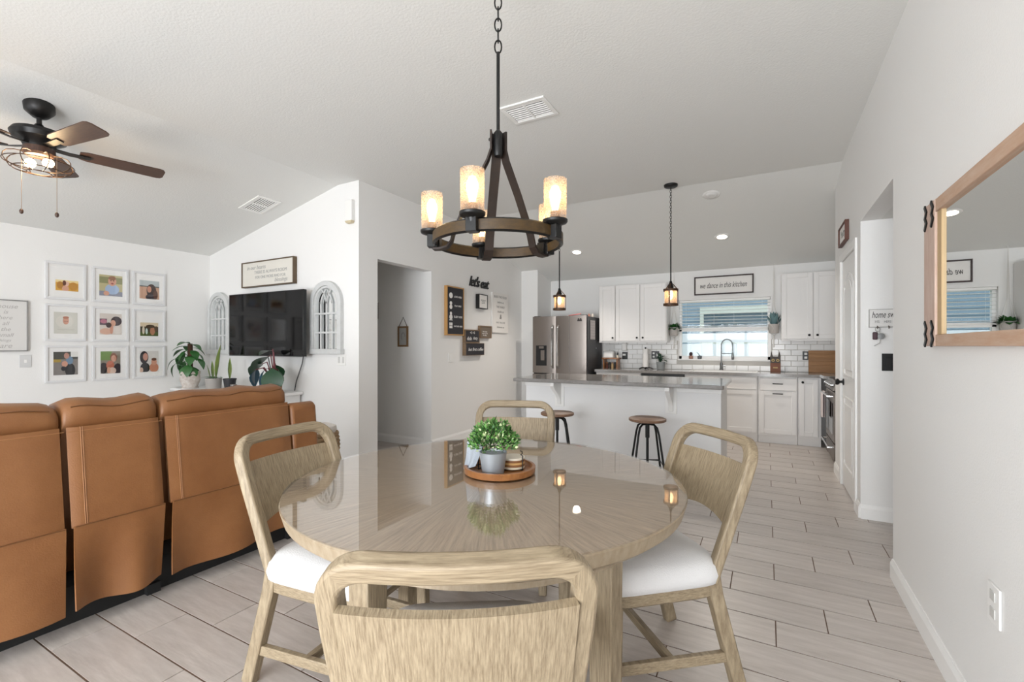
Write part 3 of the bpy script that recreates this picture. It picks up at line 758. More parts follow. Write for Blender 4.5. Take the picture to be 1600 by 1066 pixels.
for k, (x, c_, lb) in enumerate(((-2.28, '#5a2f24', 'dark red spice jar standing left under the wooden riser'), (-2.235, '#3a2a22', 'dark brown spice jar under the wooden riser'), (-2.19, '#c9a878', 'tan spice jar under the wooden riser'), (-2.145, '#23201e', 'black spice jar at the right under the riser'))):
    j = thing('spice_jar', lb, 'jar', (x, 7.37, CT), 0, 'jars under the riser')
    obj('jar', MB().lathe([(0.018, 0), (0.02, 0.006), (0.02, 0.07), (0.016, 0.08), (0, 0.08)], 14), mat('spice%d' % k, c_, 0.4), j, smooth=40)
    obj('lid', MB().lathe([(0.017, 0.08), (0.017, 0.1), (0, 0.1)], 14), M_blackp if k % 2 else M_tray, j, smooth=40)
pt = thing('paper_towel_holder', 'white paper towel roll on a black stand on the worktop', 'paper towel', (-1.66, 7.36, CT))
obj('stand', MB().lathe([(0.006, 0.0), (0.006, 0.32), (0.014, 0.325), (0.012, 0.34), (0, 0.342)], 12), M_black, pt, smooth=40)
for k in range(5):
    a = 2 * PI * k / 5 + 0.3
    obj('foot', MB().tube([(0, 0, 0.014), (0.05 * math.cos(a), 0.05 * math.sin(a), 0.03), (0.115 * math.cos(a), 0.115 * math.sin(a), 0.006)], [0.007, 0.007, 0.005], 8), M_black, pt, smooth=60)
obj('paper_roll', MB().lathe([(0.02, 0.035), (0.042, 0.035), (0.042, 0.315), (0.02, 0.315)], 24), mat('paper_white', '#f0eeeb', 0.9), pt, smooth=40)

def leaf_mesh(name, L_, W_, m, droop=0.3, fold=0.15, n=6):
    mb = MB()
    prof = [0.0, 0.55, 0.9, 1.0, 0.85, 0.5, 0.0] if n == 6 else [math.sin(PI * min(1, (i / n)) ** 0.8) for i in range(n + 1)]
    vs = []; fs = []
    for i in range(n + 1):
        t = i / n; w_ = W_ / 2 * prof[i] + 0.0005
        y = L_ * t * (1 - 0.25 * droop * t); z = -droop * L_ * t * t
        vs += [(-w_, y, z + fold * w_), (0, y, z), (w_, y, z + fold * w_)]
    for i in range(n):
        a = i * 3
        fs += [(a, a + 1, a + 4, a + 3), (a + 1, a + 2, a + 5, a + 4)]
    o = len(vs); vs += [(x, y, z - 0.0012) for x, y, z in vs]
    fs += [tuple(q + o for q in f[::-1]) for f in fs]
    mb.add(vs, fs)
    me = mb.mesh(name, 60); me.materials.append(m)
    return me
LEAF = {}
def put_leaf(parent, key, loc, az, el, scale=1.0, roll=0.0, name='leaf'):
    o = bpy.data.objects.new(name, LEAF[key]); col.objects.link(o); o.parent = parent; o.location = loc
    o.rotation_euler = (Matrix.Rotation(az - PI / 2, 3, 'Z') @ Matrix.Rotation(el, 3, 'X') @ Matrix.Rotation(roll, 3, 'Y')).to_euler()
    o.scale = (scale,) * 3
    return o
LEAF['small'] = leaf_mesh('leaf', 0.05, 0.03, M_leaf)
LEAF['dark'] = leaf_mesh('leaf', 0.07, 0.035, M_leafd, 0.5)
LEAF['blue'] = leaf_mesh('leaf', 0.09, 0.03, mat('blue_succulent', '#54707c', 0.5, noise=(12, '#6d8f8a', (1, 1, 1), 0.3)), -0.1, 0.5)
LEAF['pothos'] = leaf_mesh('leaf', 0.15, 0.095, M_leaf, 0.6)
LEAF['phil'] = leaf_mesh('leaf', 0.27, 0.19, mat('philodendron_leaf', '#22402e', 0.3, noise=(7, '#2f5a3a', (1, 1, 1), 0.3)), 0.45, 0.12)
LEAF['philb'] = leaf_mesh('leaf', 0.24, 0.14, mat('philodendron_blue', '#2f4f5c', 0.3, noise=(7, '#27465a', (1, 1, 1), 0.3)), 0.45, 0.12)
LEAF['snake'] = leaf_mesh('leaf', 0.25, 0.036, mat('snake_plant', '#3f5f33', 0.45, noise=(14, '#8c9a4a', (1, 0.4, 1), 0.2)), -0.05, 0.6)
LEAF['spath'] = leaf_mesh('leaf', 0.12, 0.045, M_leaf, 0.4)

cp = thing('counter_plant', 'dark leafy plant in a grey pot on the worktop left of the sink', 'plant', (-1.43, 7.36, CT))
obj('pot', MB().lathe([(0.05, 0), (0.055, 0.003), (0.068, 0.115), (0.063, 0.115), (0.06, 0.1), (0.0, 0.1)], 22), mat('grey_zinc', '#8c9090', 0.5), cp, smooth=40)
for k in range(16):
    a = k * 2.4; put_leaf(cp, 'dark', (0.02 * math.cos(a), 0.02 * math.sin(a), 0.11 + 0.006 * k), a, R(15 + (k * 23) % 55), 1.0 + 0.3 * (k % 3), 0)
obj('stem', MB().tube([(0, 0, 0.1), (0.0, 0.0, 0.22)], 0.012, 8), M_leafd, cp)

def sill_pot(label, x, c1, kind):
    t = thing('sill_pot', label, 'plant', (x, YB + 0.02, WZ0 + 0.0045))
    obj('pot', MB().lathe([(0.024, 0), (0.03, 0.006), (0.031, 0.05), (0.026, 0.05), (0.0, 0.045)], 18), mat('pot_' + c1, c1, 0.6), t, smooth=40)
    if kind == 'cactus':
        obj('cactus', MB().ell((0, 0, 0.075), 0.026, 0.026, 0.03), mat('cactus_dark', '#3c2a2c', 0.8, bump=(80, 0.5)), t, smooth=60)
    else:
        obj('stem', MB().tube([(0, 0, 0.045), (-0.02, 0, 0.08), (-0.045, 0, 0.11)], [0.006, 0.005, 0.003], 8), M_leafd, t, smooth=60)
sill_pot('tiny clay pot with dark cactus on the window sill', -1.02, '#a9806f', 'cactus')
sill_pot('tiny dark grey pot with one twig on the window sill', -0.895, '#5f6266', 'twig')

# wooden cat-eared caddy, cutting board
ow = thing('wooden_figure', 'painted wooden block figure with pointed ears by the sink', 'figurine', (0.105, 7.38, CT))
M_fig = mat('figure_wood', '#6e4430', 0.6, noise=(10, '#845540', (1, 1, 6), 0.3)); M_figd = mat('figure_black', '#4a4542', 0.6)
obj('body', MB().box(-0.062, 0.062, -0.04, 0.04, 0, 0.15), M_fig, ow, bevel=0.003)
obj('mask', MB().prism([(-0.062, 0.13), (0.062, 0.13), (0.062, 0.225), (0.036, 0.215), (-0.036, 0.215), (-0.062, 0.225)], 'y', -0.042, 0.04), M_figd, ow, bevel=0.002)
for s in (-1, 1):
    obj('ear', MB().prism([(s * 0.062, 0.21), (s * 0.03, 0.21), (s * 0.05, 0.295)] if s < 0 else [(0.03, 0.21), (0.062, 0.21), (0.05, 0.295)], 'y', -0.03, 0.03), M_figd, ow, bevel=0.002)
    obj('eye', MB().lathe([(0.018, 0), (0.02, 0.003), (0.012, 0.003)], 18, (s * 0.028, -0.042, 0.165), 'y'), mat('figure_tan', '#b59c6a', 0.6), ow)
    obj('pupil', MB().lathe([(0.008, 0), (0.008, 0.004), (0, 0.004)], 12, (s * 0.028, -0.042, 0.165), 'y'), M_ink, ow)
obj('mouth', MB().box(-0.028, 0.028, -0.044, -0.04, 0.055, 0.072), mat('figure_tan', '#b59c6a', 0.6), ow)
cbn = thing('cutting_board', 'brown bamboo cutting board leaning on the backsplash', 'cutting board', (0.72, 7.50, CT))
cbn.rotation_euler = (R(-6), 0, 0)
for k in range(6):
    obj('stave', MB().box(-0.22, 0.22, -0.011, 0.011, k * 0.05 + 0.0004, k * 0.05 + 0.0498), mat('bamboo', '#94673c', 0.5, noise=(9, '#a97c4c', (0.6, 8, 8), 0.2), rand=0.06), cbn, bevel=0.001, seg=1)

# hanging macrame planters
def hanging(label, x, z_pot, key, n, y=YB - 0.08, el=(20, 75), sc=1.0):
    t = thing('hanging_planter', label, 'plant', (x, y, z_pot))
    M_str = mat('macrame_cotton', '#d9d6d0', 0.9)
    ztop = zB(y) - z_pot - 0.012
    obj('pot', MB().lathe([(0.05, 0), (0.06, 0.012), (0.068, 0.13), (0.062, 0.13), (0.06, 0.115), (0, 0.115)], 20), mat('pale_pot', '#b9b3ae', 0.7), t, smooth=40)
    for k in range(4):
        a = PI / 4 + k * PI / 2; a2 = a + PI / 4
        p = [(0, 0, -0.03), (0.056 * math.cos(a), 0.056 * math.sin(a), 0.0), (0.074 * math.cos(a2), 0.074 * math.sin(a2), 0.07), (0.076 * math.cos(a), 0.076 * math.sin(a), 0.14), (0.012 * math.cos(a), 0.012 * math.sin(a), 0.40), (0, 0, ztop)]
        obj('cord', MB().tube(p, 0.0022, 5), M_str, t)
    obj('tassel', MB().lathe([(0.003, -0.20), (0.008, -0.19), (0.006, -0.04), (0.009, -0.03), (0, -0.02)], 8), M_str, t)
    obj('hook', MB().tube([(0, 0, ztop - 0.005), (0.012, 0, ztop + 0.004), (0, 0, ztop + 0.012)], 0.003, 6), M_white, t)
    for k in range(n):
        a = k * 2.39996; put_leaf(t, key, (0.03 * math.cos(a), 0.03 * math.sin(a), 0.115), a, R(el[0] + (k * 37) % (el[1] - el[0])), sc * (0.8 + 0.12 * (k % 4)))
    return t
hanging('green leafy plant in a macrame hanger left of the window', onY(1053, 525, YB - 0.08).x, onY(1053, 525, YB - 0.08).z, 'small', 60, el=(0, 85), sc=1.7)
hanging('blue-green succulent in a macrame hanger right of the window', onY(1209, 521, YB - 0.08).x, onY(1209, 521, YB - 0.08).z, 'blue', 22, el=(48, 88), sc=1.75)

# ------------------------------------------------------------------ signs on the walls
def rectX(u0, v0, u1, v1, X):
    a, b_ = onX(u0, v0, X), onX(u1, v1, X); return (Vector((X, (a.y + b_.y) / 2, (a.z + b_.z) / 2)), abs(b_.y - a.y), abs(a.z - b_.z))
M_fdark = mat('dark_frame', '#33211f', 0.5); M_sign = mat('sign_white', '#e9e6e2', 0.7)
framed('kitchen_sign', 'long white sign in dark frame reading we dance in this kitchen', 'sign', (-0.565, YB - 0.001, 2.183), '-y', 0.80, 0.275, 0.03, 0.018, M_fdark, M_sign,
       [('we dance in this kitchen', 0, 0, 0.63, 0.12, M_ink, 0.35, 1.75)])
M_chalk = mat('chalkboard', '#2b2a30', 0.7); M_oakf = mat('oak_frame', '#b68a52', 0.5)
t = framed('menu_sign', 'tall chalkboard sign with four icons in an oak frame', 'sign', (XL + 0.001, 5.036, 1.739), '+x', 0.388, 0.645, 0.045, 0.016, M_oakf, M_chalk, panel_depth=0.04,
       lines=[('LOVE HERE', 0.055, 0.19, 0.17, 0.03, M_inkw, 0), ('PLAY HERE', 0.055, 0.07, 0.15, 0.03, M_inkw, 0), ('SLEEP HERE', 0.06, -0.075, 0.19, 0.03, M_inkw, 0), ('GATHER HERE', 0.06, -0.20, 0.19, 0.03, M_inkw, 0)])
for k, z in enumerate((0.2, 0.075, -0.07, -0.195)):
    ic = MB()
    if k == 0: ic.lathe([(0.018, 0), (0.038, 0), (0.038, 0.002), (0.018, 0.002)], 18, (-0.105, -0.041, z), 'y')
    elif k == 1: ic.lathe([(0.014, 0), (0.026, 0), (0.026, 0.002), (0.014, 0.002)], 16, (-0.105, -0.041, z + 0.024), 'y').lathe([(0.014, 0), (0.03, 0), (0.03, 0.002), (0.014, 0.002)], 16, (-0.105, -0.041, z - 0.024), 'y')
    elif k == 2: ic.lathe([(0.012, 0), (0.022, 0), (0.022, 0.002), (0.012, 0.002)], 16, (-0.105, -0.041, z + 0.036), 'y').lathe([(0.018, 0), (0.034, 0), (0.034, 0.002), (0.018, 0.002)], 16, (-0.105, -0.041, z - 0.012), 'y').box(-0.14, -0.07, -0.043, -0.041, z - 0.056, z - 0.046)
    else: ic.box(-0.137, -0.073, -0.043, -0.041, z - 0.035, z - 0.005).box(-0.137, -0.11, -0.043, -0.041, z + 0.002, z + 0.04).box(-0.1, -0.073, -0.043, -0.041, z + 0.002, z + 0.04)
    obj('icon', ic, M_inkw, t)
t = thing('word_cutout', 'black script cutout reading let\'s eat on the white wall', 'sign', (XL + 0.001, 5.67, 2.197), PI / 2)
text(t, "let's eat", M_blackp, w=0.53, at=(0, -0.009, 0), shear=0.35, depth=0.008, bold=0.012, name='script_letters', spacing=0.85)
framed('small_black_frame', 'small black box frame with printed verse below the script word', 'picture', (XL + 0.001, 5.70, 1.92), '+x', 0.235, 0.21, 0.06, 0.012, M_blackp, M_sign, panel_depth=0.055,
       lines=[('this kitchen is\nseasoned\nwith love', 0, 0, 0.13, 0.13, M_inkg, 0)])
framed('white_rules_sign', 'tall white wooden sign with small grey lettering', 'sign', (XL + 0.001, 6.25, 1.79), '+x', 0.49, 0.615, 0.025, 0.0, None, M_sign,
       lines=[('BLESS THE FOOD', 0, 0.245, 0.38, 0.04, M_inkg, 0), ('before us', 0, 0.165, 0.2, 0.035, M_inkg, 0.3), ('THE FAMILY', 0, 0.09, 0.26, 0.035, M_inkg, 0), ('beside us', 0, 0.02, 0.22, 0.035, M_inkg, 0.3), ('&', 0, -0.06, 0.07, 0.07, M_ink, 0.2), ('AND THE LOVE', 0, -0.15, 0.27, 0.035, M_inkg, 0), ('between us', 0, -0.22, 0.22, 0.035, M_inkg, 0.3)])
M_boxw = mat('box_sign_wood', '#6f5a45', 0.6, noise=(9, '#846c52', (1, 8, 8), 0.3))
framed('box_sign', 'brown box sign with two white hands of text, upper of the stacked pair', 'sign', (XL + 0.001, 5.43, 1.412), '+x', 0.36, 0.185, 0.05, 0.014, M_boxw, M_chalk, panel_depth=0.047,
       lines=[('<3 <3', 0, 0.05, 0.16, 0.035, M_inkw, 0), ('dish', -0.075, -0.03, 0.11, 0.06, M_inkw, 0), ('duty', 0.075, -0.03, 0.11, 0.06, M_inkw, 0)])
framed('box_sign', 'black box sign with white script, lower of the stacked pair', 'sign', (XL + 0.001, 5.485, 1.231), '+x', 0.47, 0.172, 0.06, 0.006, M_boxw, M_chalk, panel_depth=0.058,
       lines=[('but first coffee', 0.02, 0, 0.38, 0.07, M_inkw, 0.3)])
framed('box_sign', 'small taupe box sign with faint lettering beside the stacked pair', 'sign', (XL + 0.001, 5.80, 1.482), '+x', 0.315, 0.18, 0.04, 0.016, M_boxw, mat('taupe', '#75685b', 0.7), panel_depth=0.032,
       lines=[('this house\nruns on love\n& coffee', -0.02, -0.02, 0.15, 0.09, M_inkw, 0)])
outlet('light_switch', 'white switch plate on the wall below the chalkboard sign', (XL + 0.001, 4.98, 1.122), '+x', 0.105, 0.118, M_white, [(0, 0, 0.03, 0.065)], M_trim)
hp = onY(630.5, 526, D1 + 0.039)
t = framed('hanging_picture', 'small wooden frame hanging from a string in the hallway', 'picture', (hp.x, D1 + 0.039, hp.z), '-y', 0.17, 0.265, 0.02, 0.022, mat('brown_frame', '#76593a', 0.5), mat('grey_print', '#a5a4a0', 0.7))
obj('string', MB().tube([(-0.07, -0.01, 0.13), (0.0, -0.006, 0.25), (0.07, -0.01, 0.13)], 0.004, 6), mat('string_dark', '#4a3c30', 0.8), t)
obj('wreath_print', MB().bar([(0.03 * math.cos(a) + 0.005, -0.0135, 0.05 * math.sin(a)) for a in [k * 0.5 for k in range(9)]], (0, -1, 0), 0.012, 0.001), M_inkg, t)
hp2 = onY(587, 486, D1 + 0.039)
framed('hall_frame', 'dark frame at the left edge of the hallway doorway', 'picture', (hp2.x, D1 + 0.039, hp2.z), '-y', 0.10, 0.22, 0.02, 0.02, M_fdark, M_sign)
# above the pantry door
t = framed('pantry_sign', 'small white wooden sign with black letters above the pantry door', 'sign', (XR - 0.001, 5.01, 2.265), '-x', 0.42, 0.17, 0.03, 0.012, mat('red_brown_wood', '#5b3428', 0.5), M_sign,
           lines=[('Pantry', 0, 0, 0.28, 0.09, M_inkg, 0.1)])
hk = onY(1357, 484, O1); hk2 = onY(1357, 512, O1)
t = framed('key_rack', 'whitewashed key rack reading home sweet home in the side hall', 'key rack', (hk.x + 0.148, O1 - 0.003, (hk.z + hk2.z) / 2), '-y', 0.296, hk.z - hk2.z, 0.018, 0.004, mat('grey_edge', '#a9a7a3', 0.7), mat('whitewash', '#d8d6d3', 0.7, noise=(12, '#e6e4e1', (0.6, 8, 8), 0.3)), panel_depth=0.018,
           lines=[('home sweet home', 0.002, 0.026, 0.265, 0.05, M_ink, 0.3, 1.9), ('HIS', -0.10, -0.025, 0.026, 0.022, M_inkg, 0, 1.5), ('HERS', -0.04, -0.025, 0.04, 0.022, M_inkg, 0, 1.5)])
for x in (-0.10, -0.035, 0.035, 0.10):
    obj('hook', MB().tube([(x, -0.018, -0.055), (x, -0.03, -0.075), (x, -0.04, -0.06)], 0.003, 6), M_steel, t)
kx, kz = hk.x + 0.048, hk2.z - 0.005
ky = thing('key_bunch', 'bunch of keys hanging from the key rack', 'keys', (kx, O1 - 0.035, kz))
obj('key_ring', MB().tube([(0.014 * math.cos(a), 0, -0.01 + 0.016 * math.sin(a)) for a in [2 * PI * k / 16 for k in range(16)]], 0.0018, 6, closed=True), M_steel, ky)
obj('car_key', MB().box(-0.03, 0.0, -0.008, 0.006, -0.085, -0.03), mat('key_plum', '#4a3038', 0.5), ky, bevel=0.006)
obj('key_fob', MB().lathe([(0.022, 0), (0.022, 0.006), (0, 0.007)], 16, (0.02, 0, -0.06), 'y'), mat('key_grey', '#8a8a8a', 0.4, 0.5), ky)
obj('lanyard', MB().tube([(0.01, 0, -0.02), (0.016, 0, -0.07), (0.012, 0, -0.11), (-0.02, 0, -0.13)], 0.003, 6), mat('lanyard_grey', '#b7b6b2', 0.7), ky)
bs0 = onY(1377.5, 552.5, O1); bs1 = onY(1377.5, 579.5, O1)
outlet('light_switch', 'black switch plate in the side hall under the key rack', (bs0.x + 0.075, O1 - 0.003, (bs0.z + bs1.z) / 2), '-y', 0.15, bs0.z - bs1.z, M_blackp, [(-0.035, 0, 0.03, 0.065), (0.03, 0, 0.03, 0.065)], mat('switch_black', '#1c1c1d', 0.3))
outlet('wall_outlet', 'white outlet low on the right-hand wall', (XR - 0.001, 1.94, 0.49), '-x', 0.085, 0.118, M_trim, duplex, M_sock)

# mirror on the right-hand wall
MZ0, MZ1, MY1, MY0 = 1.275, 1.855, 2.55, 1.05
mr_ = thing('wall_mirror', 'large wall mirror in a whitewashed wood frame with black straps', 'mirror', (XR - 0.001, (MY0 + MY1) / 2, (MZ0 + MZ1) / 2), -PI / 2)
mw, mh = (MY1 - MY0) / 2, (MZ1 - MZ0) / 2
M_mfr = mat('pale_wood_frame', '#b08e7c', 0.55, noise=(6, '#d2beb2', (6, 6, 1), 0.3))
M_mfrh = mat('pale_wood_frame_h', '#b38a6c', 0.55, noise=(6, '#c9b29f', (1, 6, 6), 0.3))
for s in (-1, 1):
    x0, x1 = sorted((s * mw, s * (mw - 0.14)))
    obj('stile', MB().box(x0, x1, -0.028, 0, -mh, mh), M_mfr, mr_, bevel=0.002)
    xi0, xi1 = sorted((s * (mw - 0.14), s * (mw - 0.19)))
    obj('inner_stile', MB().box(xi0, xi1, -0.02, 0, -mh + 0.045, mh - 0.05), mat('inner_wood', '#b59a72', 0.5), mr_, bevel=0.002)
    for zz in (mh - 0.05, -mh + 0.05):
        for xx in (s * (mw - 0.03), s * (mw - 0.115)):
            pts = [(xx - 0.012, -0.03, zz + 0.05), (xx + 0.012, -0.03, zz + 0.022), (xx - 0.006, -0.03, zz), (xx + 0.012, -0.03, zz - 0.022), (xx - 0.012, -0.03, zz - 0.05)]
            obj('strap', MB().bar(pts, (0, -1, 0), 0.014, 0.006), M_black, mr_)
obj('top_rail', MB().box(-mw + 0.14, mw - 0.14, -0.026, 0, mh - 0.05, mh), M_mfrh, mr_, bevel=0.002)
obj('bottom_rail', MB().box(-mw + 0.14, mw - 0.14, -0.026, 0, -mh, -mh + 0.045), M_mfrh, mr_, bevel=0.002)
obj('mirror_glass', MB().box(-mw + 0.185, mw - 0.185, -0.012, -0.004, -mh + 0.044, mh - 0.049), M_mirror, mr_)

# ------------------------------------------------------------------ picture wall
M_pfr = mat('white_picture_frame', '#dcdcdd', 0.4); M_mount = mat('picture_mount', '#f3f2f0', 0.8)
cols_ = [(1.826, 2.146), (2.198, 2.521), (2.563, 2.888)]
rows_ = [(1.755, 2.138), (1.327, 1.705), (0.901, 1.282)]
def blob(cx, cz, rx, rz, c_): return ('e', cx, cz, rx, rz, c_)
def rect(x0, x1, z0, z1, c_): return ('r', x0, x1, z0, z1, c_)
PH = [  # photo area (x0,x1,z0,z1 of the frame, -1..1), then flat shapes inside it (-1..1)
 ('photo of a small child on a golden field', (-0.5, 0.62, -0.52, 0.05), [rect(-1, 1, -1, 1, '#d9a53c'), rect(-1, 1, 0.55, 1, '#f0d99a'), blob(-0.6, 0.0, 0.3, 0.7, '#b57c22'), blob(0.55, -0.1, 0.4, 0.8, '#c28a2c'), blob(-0.15, -0.6, 0.3, 0.6, '#d9a489'), blob(-0.05, 0.35, 0.22, 0.45, '#e6bda6'), blob(-0.25, 0.45, 0.16, 0.5, '#6b3d2a')]),
 ('photo of a smiling baby in a pale blue top', (-0.62, 0.66, -0.62, 0.58), [rect(-1, 1, -1, 1, '#c2b98c'), rect(-1, 1, 0.2, 0.8, '#8f8f63'), rect(-1, 1, -1, -0.55, '#8d90a0'), blob(0.1, -0.35, 0.62, 0.5, '#a9bedb'), blob(-0.4, -0.75, 0.25, 0.22, '#d8a48c'), blob(0.1, 0.42, 0.36, 0.45, '#dba68f'), blob(0.1, 0.72, 0.33, 0.2, '#9a7057'), blob(-0.02, 0.48, 0.05, 0.05, '#3b2a22'), blob(0.22, 0.48, 0.05, 0.05, '#3b2a22'), blob(0.1, 0.2, 0.12, 0.07, '#a64f4c')]),
 ('photo of a dark-haired child at the beach', (-0.6, 0.62, -0.62, 0.5), [rect(-1, 1, -1, 1, '#c99f86'), rect(-1, 1, 0.35, 1, '#b9c2c4'), rect(-1, 1, 0.3, 0.42, '#5d625f'), blob(0.2, -0.1, 0.5, 0.75, '#3b2420'), blob(-0.02, 0.05, 0.22, 0.35, '#c98f77'), blob(0.1, -0.8, 0.5, 0.35, '#2e2430'), blob(0.6, -0.5, 0.25, 0.5, '#5a3328')]),
 ('photo of a newborn wrapped in cream cloth', (-0.58, 0.58, -0.6, 0.58), [rect(-1, 1, -1, 1, '#d6d5cc'), blob(-0.1, 0.15, 0.75, 0.6, '#dedbd2'), blob(0.0, 0.2, 0.26, 0.34, '#d6a28c'), blob(0.0, 0.5, 0.26, 0.12, '#b97f68'), blob(-0.08, 0.15, 0.05, 0.03, '#7c4b40'), blob(0.1, 0.15, 0.05, 0.03, '#7c4b40'), rect(-0.7, 0.7, -0.65, -0.6, '#c4c2b6')]),
 ('photo of a long-haired woman kissing a baby', (-0.6, 0.62, -0.6, 0.62), [rect(-1, 1, -1, 1, '#d8cfc6'), rect(-1, -0.35, -0.1, 0.5, '#6a5560'), blob(-0.65, 0.25, 0.3, 0.2, '#c07a8c'), blob(0.5, 0.3, 0.5, 0.45, '#3a2a30'), blob(0.2, 0.1, 0.24, 0.3, '#d9a78f'), blob(-0.45, -0.7, 0.55, 0.3, '#dcb29c'), blob(0.05, -0.45, 0.16, 0.5, '#d39b84'), blob(0.6, -0.55, 0.4, 0.4, '#e3dad2'), blob(-0.2, -0.1, 0.25, 0.25, '#4b3a3a')]),
 ('photo of a family group standing on grass', (-0.56, 0.56, -0.65, 0.18), [rect(-1, 1, -1, 1, '#4d4632'), rect(-1, 1, 0.4, 1, '#d9c9ab'), rect(-1, 1, -1, -0.4, '#52602c'), blob(-0.65, -0.15, 0.14, 0.6, '#d8cdb8'), blob(-0.3, -0.3, 0.12, 0.45, '#cfe0da'), blob(0.35, -0.25, 0.28, 0.6, '#b5805f'), blob(0.1, 0.45, 0.5, 0.25, '#4a3a26'), blob(0.75, 0.1, 0.2, 0.4, '#5c4a34')]),
 ('photo of a seated person holding a baby outdoors', (-0.6, 0.6, -0.6, 0.66), [rect(-1, 1, -1, 1, '#8a8480'), rect(-1, 1, 0.35, 1, '#55554e'), rect(-1, -0.4, 0.1, 0.35, '#b59a4a'), rect(0.4, 1, 0.55, 1, '#e5e4e0'), blob(0.35, -0.6, 0.42, 0.6, '#26262b'), blob(0.3, 0.25, 0.3, 0.35, '#6d8aa3'), blob(0.05, 0.65, 0.22, 0.26, '#c09080'), blob(-0.1, -0.05, 0.25, 0.25, '#d09a84'), blob(-0.2, -0.45, 0.2, 0.2, '#2c2c33')]),
 ('photo of a person in a dark jacket hugging a baby', (-0.55, 0.55, -0.62, 0.66), [rect(-1, 1, -1, 1, '#8d8578'), rect(-1, 0.1, 0.2, 1, '#71904e'), blob(0.3, 0.45, 0.36, 0.4, '#8b5a48'), blob(0.3, 0.35, 0.26, 0.3, '#cf9c86'), blob(-0.7, -0.5, 0.4, 0.5, '#2a2226'), blob(0.7, -0.6, 0.4, 0.5, '#2f2327'), blob(-0.05, -0.25, 0.4, 0.4, '#c0715a'), blob(0.15, -0.75, 0.4, 0.3, '#d9bfae'), blob(-0.2, -0.7, 0.18, 0.3, '#d7a890')]),
 ('photo of a dark-haired woman with a baby in her arms', (-0.58, 0.58, -0.62, 0.66), [rect(-1, 1, -1, 1, '#dcd8d4'), blob(-0.55, 0.4, 0.45, 0.6, '#2c2226'), blob(-0.42, 0.45, 0.26, 0.36, '#c88f7c'), blob(-0.45, -0.6, 0.5, 0.5, '#1f1e22'), blob(0.5, -0.6, 0.5, 0.45, '#c9876b'), blob(0.5, -0.05, 0.3, 0.32, '#d39b83'), blob(0.5, 0.2, 0.28, 0.14, '#6b4032'), blob(-0.85, -0.8, 0.2, 0.25, '#d8b8a4')]),
]
PLACE = ['top left', 'top centre', 'top right', 'middle left', 'centre', 'middle right', 'bottom left', 'bottom centre', 'bottom right']
for i in range(9):
    (y0, y1), (z0, z1) = cols_[i % 3], rows_[i // 3]
    nm, area, shapes = PH[i]
    t = thing('picture_frame', 'white framed ' + nm, 'picture', (XP + 0.001, (y0 + y1) / 2, (z0 + z1) / 2), PI / 2, 'white framed photos on the left wall')
    hw_, hh_ = (y1 - y0) / 2, (z1 - z0) / 2
    fw = 0.022
    f = MB().box(-hw_, hw_, -0.024, 0, hh_ - fw, hh_).box(-hw_, hw_, -0.024, 0, -hh_, -hh_ + fw).box(-hw_, -hw_ + fw, -0.024, 0, -hh_ + fw, hh_ - fw).box(hw_ - fw, hw_, -0.024, 0, -hh_ + fw, hh_ - fw)
    obj('frame', f, M_pfr, t, bevel=0.002)
    obj('mount', MB().box(-hw_ + fw, hw_ - fw, -0.012, -0.002, -hh_ + fw, hh_ - fw), M_mount, t)
    ax0, ax1, az0, az1 = area[0] * hw_, area[1] * hw_, area[2] * hh_, area[3] * hh_
    acx, acz, ahx, ahz = (ax0 + ax1) / 2, (az0 + az1) / 2, (ax1 - ax0) / 2, (az1 - az0) / 2
    pm = MB(); ml = []; yy = -0.0125
    for q in shapes:
        c_ = q[-1]; mm = flat(c_)
        if mm not in ml: ml.append(mm)
        pm.m = ml.index(mm); yy -= 0.0003
        if q[0] == 'r': poly = [(q[1], q[3]), (q[2], q[3]), (q[2], q[4]), (q[1], q[4])]
        else: poly = [(q[1] + q[3] * math.cos(2 * PI * k / 18), q[2] + q[4] * math.sin(2 * PI * k / 18)) for k in range(18)]
        poly = [(max(-1, min(1, x)), max(-1, min(1, z))) for x, z in poly]
        pm.add([(acx + x * ahx, yy, acz + z * ahz) for x, z in poly], [tuple(range(len(poly)))])
    obj('photo_print', pm, ml, t)
    obj('glazing', MB().box(-hw_ + fw, hw_ - fw, -0.0215, -0.02, -hh_ + fw, hh_ - fw), M_glass, t)
framed('script_sign', 'white sign with pale grey script at the left edge of the wall', 'sign', (XP + 0.001, 1.455, 1.472), '+x', 0.50, 0.495, 0.025, 0.01, mat('grey_frame', '#8e8c8a', 0.5), mat('sign_pale', '#d9d7d4', 0.8),
       [('a house', 0.09, 0.185, 0.22, 0.04, mat('faded_ink', '#b4b1ae', 0.8), 0.3), ('is', 0.1, 0.13, 0.05, 0.035, mat('faded_ink', '#b4b1ae', 0.8), 0.3), ('where', 0.08, 0.075, 0.2, 0.035, mat('faded_ink', '#b4b1ae', 0.8), 0.3), ('all', 0.1, 0.02, 0.07, 0.035, mat('faded_ink', '#b4b1ae', 0.8), 0.3), ('the', 0.1, -0.035, 0.08, 0.035, mat('faded_ink', '#b4b1ae', 0.8), 0.3), ('small', 0.1, -0.09, 0.14, 0.035, mat('faded_ink', '#b4b1ae', 0.8), 0.3), ('things', 0.09, -0.145, 0.2, 0.035, mat('faded_ink', '#b4b1ae', 0.8), 0.3), ('are', 0.1, -0.2, 0.1, 0.03, mat('faded_ink', '#b4b1ae', 0.8), 0.3)])
outlet('light_switch', 'white switch plate on the left wall under the script sign', (XP + 0.001, 1.69, 1.127), '+x', 0.085, 0.122, mat('plate_grey', '#d2d2d2', 0.4), [(0, 0, 0.02, 0.03)], M_trim)

